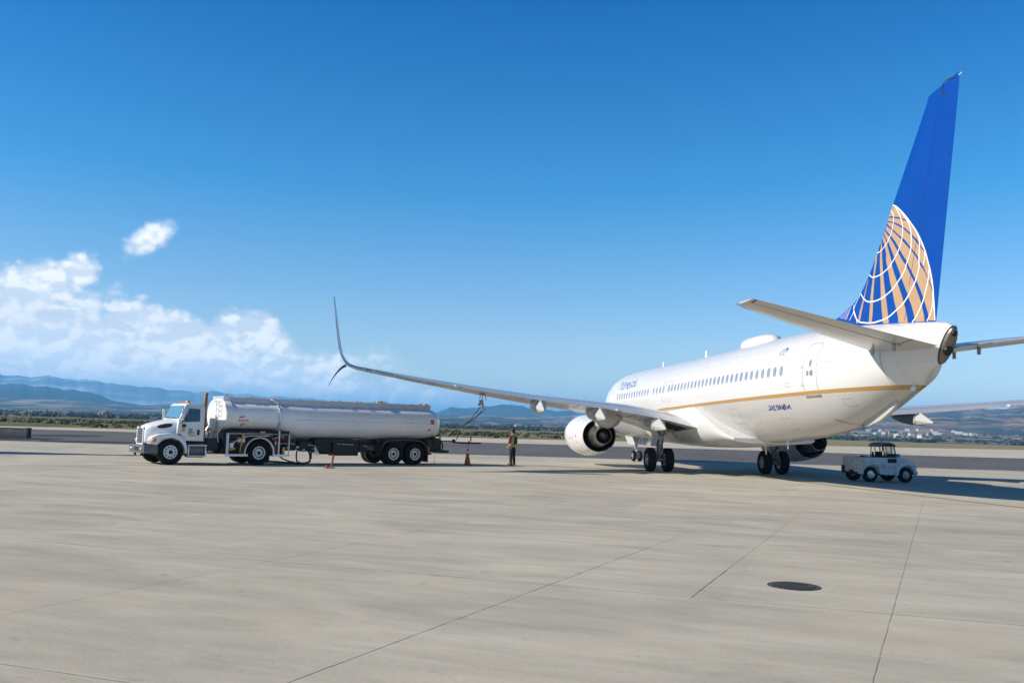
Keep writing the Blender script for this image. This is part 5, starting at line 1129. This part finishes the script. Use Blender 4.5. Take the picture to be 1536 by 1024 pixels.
for v in(.25,BW-.25):
    b=MB(); b.lathe([(0,.09),(.04,.085),(.05,0)],(2.24,v,.66),(1,0,0),14); b.build('headlight',m_lens,BN)
b=MB(); b.box((2.28,BW/2,.42),(.10,BW*.96,.16)); b.build('front_bumper',m_blk,BT,bevel=.02)
# canopy: a light open frame over the driver
CVA,CVB=.16,.92
m_cf=mat('black_canopy_frame',(.014,.014,.015),.5)
b=MB()
for v in(CVA,CVB): b.tube([(.62,v,1.04),(.66,v,1.58)],.018,6); b.tube([(.86,v,1.04),(.84,v,1.64)],.018,6); b.tube([(1.12,v,1.04),(1.08,v,1.66)],.022,6); b.tube([(1.36,v,1.06),(1.22,v,1.62)],.024,6)
b.tube([(.62,CVA,1.08),(1.34,CVA,1.08)],.022,6); b.tube([(.62,CVB,1.08),(1.34,CVB,1.08)],.022,6)
for u,z in((.66,1.58),(1.22,1.62),(1.36,1.08),(.62,1.08)): b.tube([(u,CVA,z),(u,CVB,z)],.018,6)
CF=b.build('canopy_frame',m_cf,BT)
b=MB(); rings=[]
for u,z in((.56,1.58),(.62,1.66),(.80,1.71),(1.02,1.72),(1.20,1.68),(1.30,1.60)): rings.append([(u,CVA-.08,z-.06),(u,CVA-.04,z-.01),(u,CVA+.15,z),(u,CVB-.15,z),(u,CVB+.04,z-.01),(u,CVB+.08,z-.06),(u,CVB,z-.07),(u,CVA,z-.07)])
b.loft(rings); b.build('canopy_roof',mat('grey_canopy',(.17,.185,.185),.6,var=.15),CF,bevel=.008)
m_clear=mat('clear_screen',(.8,.85,.85),.02,trans=1.0)
b=MB(); b.add([(1.356,.18,1.10),(1.356,.90,1.10),(1.226,.90,1.60),(1.226,.18,1.60),(1.350,.18,1.10),(1.350,.90,1.10),(1.220,.90,1.60),(1.220,.18,1.60)],[(0,1,2,3),(7,6,5,4),(0,4,5,1),(1,5,6,2),(2,6,7,3),(3,7,4,0)]); b.build('windscreen',m_clear,CF)
m_seat=mat('black_vinyl',(.015,.015,.016),.5)
for v in(.52,):
    b=MB(); b.box((.92,v,1.02),(.34,.40,.12)); b.box((.74,v,1.18),(.10,.38,.26)); b.build('seat',m_seat,BT,bevel=.04)
b=MB(); b.tube([(1.28,.52,1.0),(1.14,.52,1.18)],.02,6); b.lathe([(-.01,.14),(.01,.15),(.01,.13),(-.01,.13)],(1.13,.52,1.19),(-.7,0,.7),18); b.build('steering_wheel',m_seat,BT)
b=MB(); b.box((.42,.5,1.17),(.06,.10,.26)); b.box((.48,.5,1.08),(.10,.2,.08)); b.build('gas_bottle',m_seat,BT,bevel=.02)
b=MB(); b.box((-.05,.45,1.08),(.16,.3,.05)); b.ball((-.25,.3,1.09),(.10,.12,.04)); b.build('deck_clutter',m_seat,BT)
b=MB(); b.box((1.02,-.004,.93),(.44,.014,.18)); b.build('number_plate',m_dark,BT)
b=MB()
for u,z,l,w_ in((.95,.60,.10,.03),(1.08,.60,.08,.03),(1.19,.60,.10,.03)): b.box((u,-.003,z),(l,.01,w_))
b.build('lettering',mat('faded_grey_lettering',(.25,.27,.3),.6),BT)
b=MB(); b.box((.55,-.003,.72),(.02,.008,.26)); b.box((.62,-.003,.62),(.12,.008,.02)); b.box((1.33,-.003,.78),(.02,.008,.22)); b.build('panel_seam',m_line,BT)
b=MB(); b.box((-.50,BW*.5,.42),(.14,.18,.16)); b.box((-.48,BW-.08,.52),(.08,.16,.30)); b.box((-.46,BW*.6,.38),(.04,BW*.75,.08)); b.build('tow_hitch',m_blk,BT,bevel=.02)
b=MB(); b.box((.9,BW/2,.36),(2.3,.7,.16)); b.tube([(0,.1,.33),(0,BW-.1,.33)],.05,8); b.tube([(1.76,.1,.33),(1.76,BW-.1,.33)],.05,8); b.build('chassis',m_blk,BT)
for u,r in((0,.335),(1.76,.335)):
    for v,o in((.13,-1),(BW-.13,1)):
        b=MB(); h=.11; b.lathe([(-h*.7,.18),(-h,.24),(-h*.9,r-.02),(-h*.6,r),(h*.6,r),(h*.9,r-.02),(h,.24),(h*.7,.18)],(u,v,r),(0,1,0),28); wq=b.build('wheel',m_tyre,BT)
        b=MB(); b.lathe([(o*h*.72,.185),(o*h*.9,.175),(o*h*.5,.14),(o*h*.55,.07),(o*h*1.0,.06),(o*h*1.02,0)],(u,v,r),(0,1,0),22); b.build('hub',m_alu if u==0 else m_rim,wq)
# ---------------------------------------------------------------- worker: local +y forward, x to the right
PE=thing('person','worker in yellow vest, dark cap and navy trousers standing near the orange cone','person',(.19,47.2,0),RAD(46))
def skin(name,pts,edges,m,parent,root=0,sub=2):
    me=bpy.data.meshes.new(name); me.from_pydata([p[:3] for p in pts],edges,[]); me.materials.append(m)
    o=bpy.data.objects.new(name,me); COL.objects.link(o); o.parent=parent
    sk=o.modifiers.new('skin','SKIN'); sk.use_smooth_shade=True
    L=me.skin_vertices[0].data if me.skin_vertices else None
    if L is None:
        bm=bmesh.new(); bm.from_mesh(me); bm.verts.layers.skin.verify(); bm.to_mesh(me); bm.free(); L=me.skin_vertices[0].data
    for i,p in enumerate(pts):
        r=p[3]; L[i].radius=r if isinstance(r,tuple) else (r,r); L[i].use_root=(i==root)
    s=o.modifiers.new('sub','SUBSURF'); s.levels=sub; s.render_levels=sub
    return o
m_skin=mat('skin',(.38,.21,.14),.5,var=.06); m_vest=mat('yellow_vest',(.46,.45,.20),.7,var=.1); m_maroon=mat('maroon_shirt',(.16,.025,.03),.8); m_trou=mat('navy_trousers',(.018,.02,.032),.85); m_cap=mat('dark_cap',(.035,.022,.02),.8); m_hair=mat('dark_hair',(.02,.014,.01),.8); m_shoe=mat('black_boots',(.012,.012,.012),.5); m_bag=mat('dark_jacket_back',(.03,.03,.04),.8); m_cw=mat('cap_white',(.6,.58,.55),.7)
pts=[(0,0,.97,.13),(0,.0,1.12,.12),(0,0,1.30,.135),(0,-.01,1.44,.12),(0,0,1.54,.055),(0,.01,1.62,.07),(0,.02,1.70,.092),(0,.01,1.79,.075)]
edg=[(i,i+1) for i in range(7)]
def limb(chain,at):
    o=len(pts)
    for c in chain: pts.append(c)
    edg.append((at,o)); edg.extend((o+i,o+i+1) for i in range(len(chain)-1)); return o+len(chain)-1
for s in(-1,1):
    limb([(s*.10,0,.90,.095),(s*.11,.01,.52,.062),(s*.12,-.02,.10,.045),(s*.13,.09,.04,.04)],0)
    hnd=limb([(s*.20,0,1.42,.065),(s*.25,-.02,1.16,.047),(s*.255,.06,.93,.033),(s*.25,.085,.86,.036)],3)
    for j,(dy,ln) in enumerate(((.045,.075),(.018,.085),(-.008,.08),(-.032,.062))):
        limb([(s*.25,.085+dy,.82,.010),(s*.243,.09+dy,.82-ln*.5,.009),(s*.232,.095+dy,.82-ln,.008)],hnd)
    limb([(s*.225,.13,.85,.011),(s*.215,.15,.80,.010)],hnd)
skin('body',pts,edg,m_skin,PE)
P=[(0,0,1.0,.16)]+[(0,0,.93,.15)]; E=[(0,1)]
for s in(-1,1):
    o=len(P); P+=[(s*.10,0,.86,.112),(s*.11,.01,.52,.085),(s*.12,-.015,.12,.075),(s*.12,-.01,.06,.078)]; E+=[(1,o),(o,o+1),(o+1,o+2),(o+2,o+3)]
skin('trousers',P,E,m_trou,PE)
P=[(0,0,.88,(.185,.145)),(0,0,1.0,(.185,.145)),(0,0,1.12,(.175,.135)),(0,0,1.30,(.195,.145)),(0,-.01,1.43,(.165,.125)),(0,-.01,1.50,.07)]; E=[(i,i+1) for i in range(5)]
skin('vest',P,E,m_vest,PE)
P=[(0,-.01,1.43,.10)]; E=[]
for s in(-1,1):
    o=len(P); P+=[(s*.19,0,1.42,.082),(s*.25,-.015,1.18,.066),(s*.256,.02,1.06,.058)]; E+=[(0,o),(o,o+1),(o+1,o+2)]
skin('shirt_sleeves',P,E,m_maroon,PE)
b=MB(); b.loft([[(x,y,z) for x,y in((-.04*w_,-.165),(.17*w_,-.165),(.18*w_,-.08),(-.04*w_,-.10))] for z,w_ in((1.02,.85),(1.2,1.0),(1.42,.9))]); b.build('dark_back_panel',m_bag,PE,bevel=.03)
b=MB(); b.lathe([(0,.192),(.05,.196)],(0,0,1.0),(0,0,1),20,sq=(1.02,.80)); b.build('vest_hem',mat('lime_hem',(.36,.38,.06),.6),PE)
b=MB(); rings=[]
for z,r in((1.70,.112),(1.75,.116),(1.80,.108),(1.845,.075),(1.86,.02)): rings.append([(r*cos(a)*.92,.01+r*sin(a)*1.06,z) for a in[2*pi*k/18 for k in range(18)]])
b.loft(rings); CP=b.build('cap',m_cap,PE)
b=MB(); b.hexa([(-.08,.10,1.705),(.08,.10,1.705),(.06,.215,1.69),(-.06,.215,1.69),(-.08,.10,1.725),(.08,.10,1.725),(.06,.215,1.705),(-.06,.215,1.705)]); b.build('cap_peak',m_cap,CP,bevel=.008)
b=MB(); b.add([(-.07,.118,1.73),(.07,.118,1.73),(.06,.116,1.80),(-.06,.116,1.80)],[(0,1,2,3)]); b.build('cap_front',m_cw,CP)
b=MB(); b.ball((0,-.04,1.68),(.098,.085,.085),0,14,8); b.build('hair',m_hair,PE)
b=MB()
for s in(-1,1): b.ball((s*.035,.105,1.675),(.012,.008,.008),0,8,5)
b.build('eyes',m_dark,PE)
b=MB(); b.ball((0,.115,1.645),(.014,.022,.022),0,8,6); 
for s in(-1,1): b.ball((s*.094,.015,1.655),(.012,.022,.034),0,8,6)
b.build('nose_and_ears',m_skin,PE)
b=MB(); b.box((0,.104,1.605),(.045,.01,.008)); b.build('mouth',mat('lips',(.25,.09,.07),.5),PE)
for s in(-1,1):
    b=MB(); b.hexa([(s*.12-.05,-.09,0),(s*.12+.05,-.09,0),(s*.13+.048,.19,0),(s*.13-.048,.19,0),(s*.12-.045,-.07,.11),(s*.12+.045,-.07,.11),(s*.13+.035,.17,.06),(s*.13-.035,.17,.06)]); b.build('boot',m_shoe,PE,bevel=.02)
b=MB()
for s in(-1,1): b.ball((s*.252,.075,.89),(.046,.06,.05),0,10,6)
b.build('glove_cuff',mat('lime_glove',(.40,.42,.06),.7),PE)
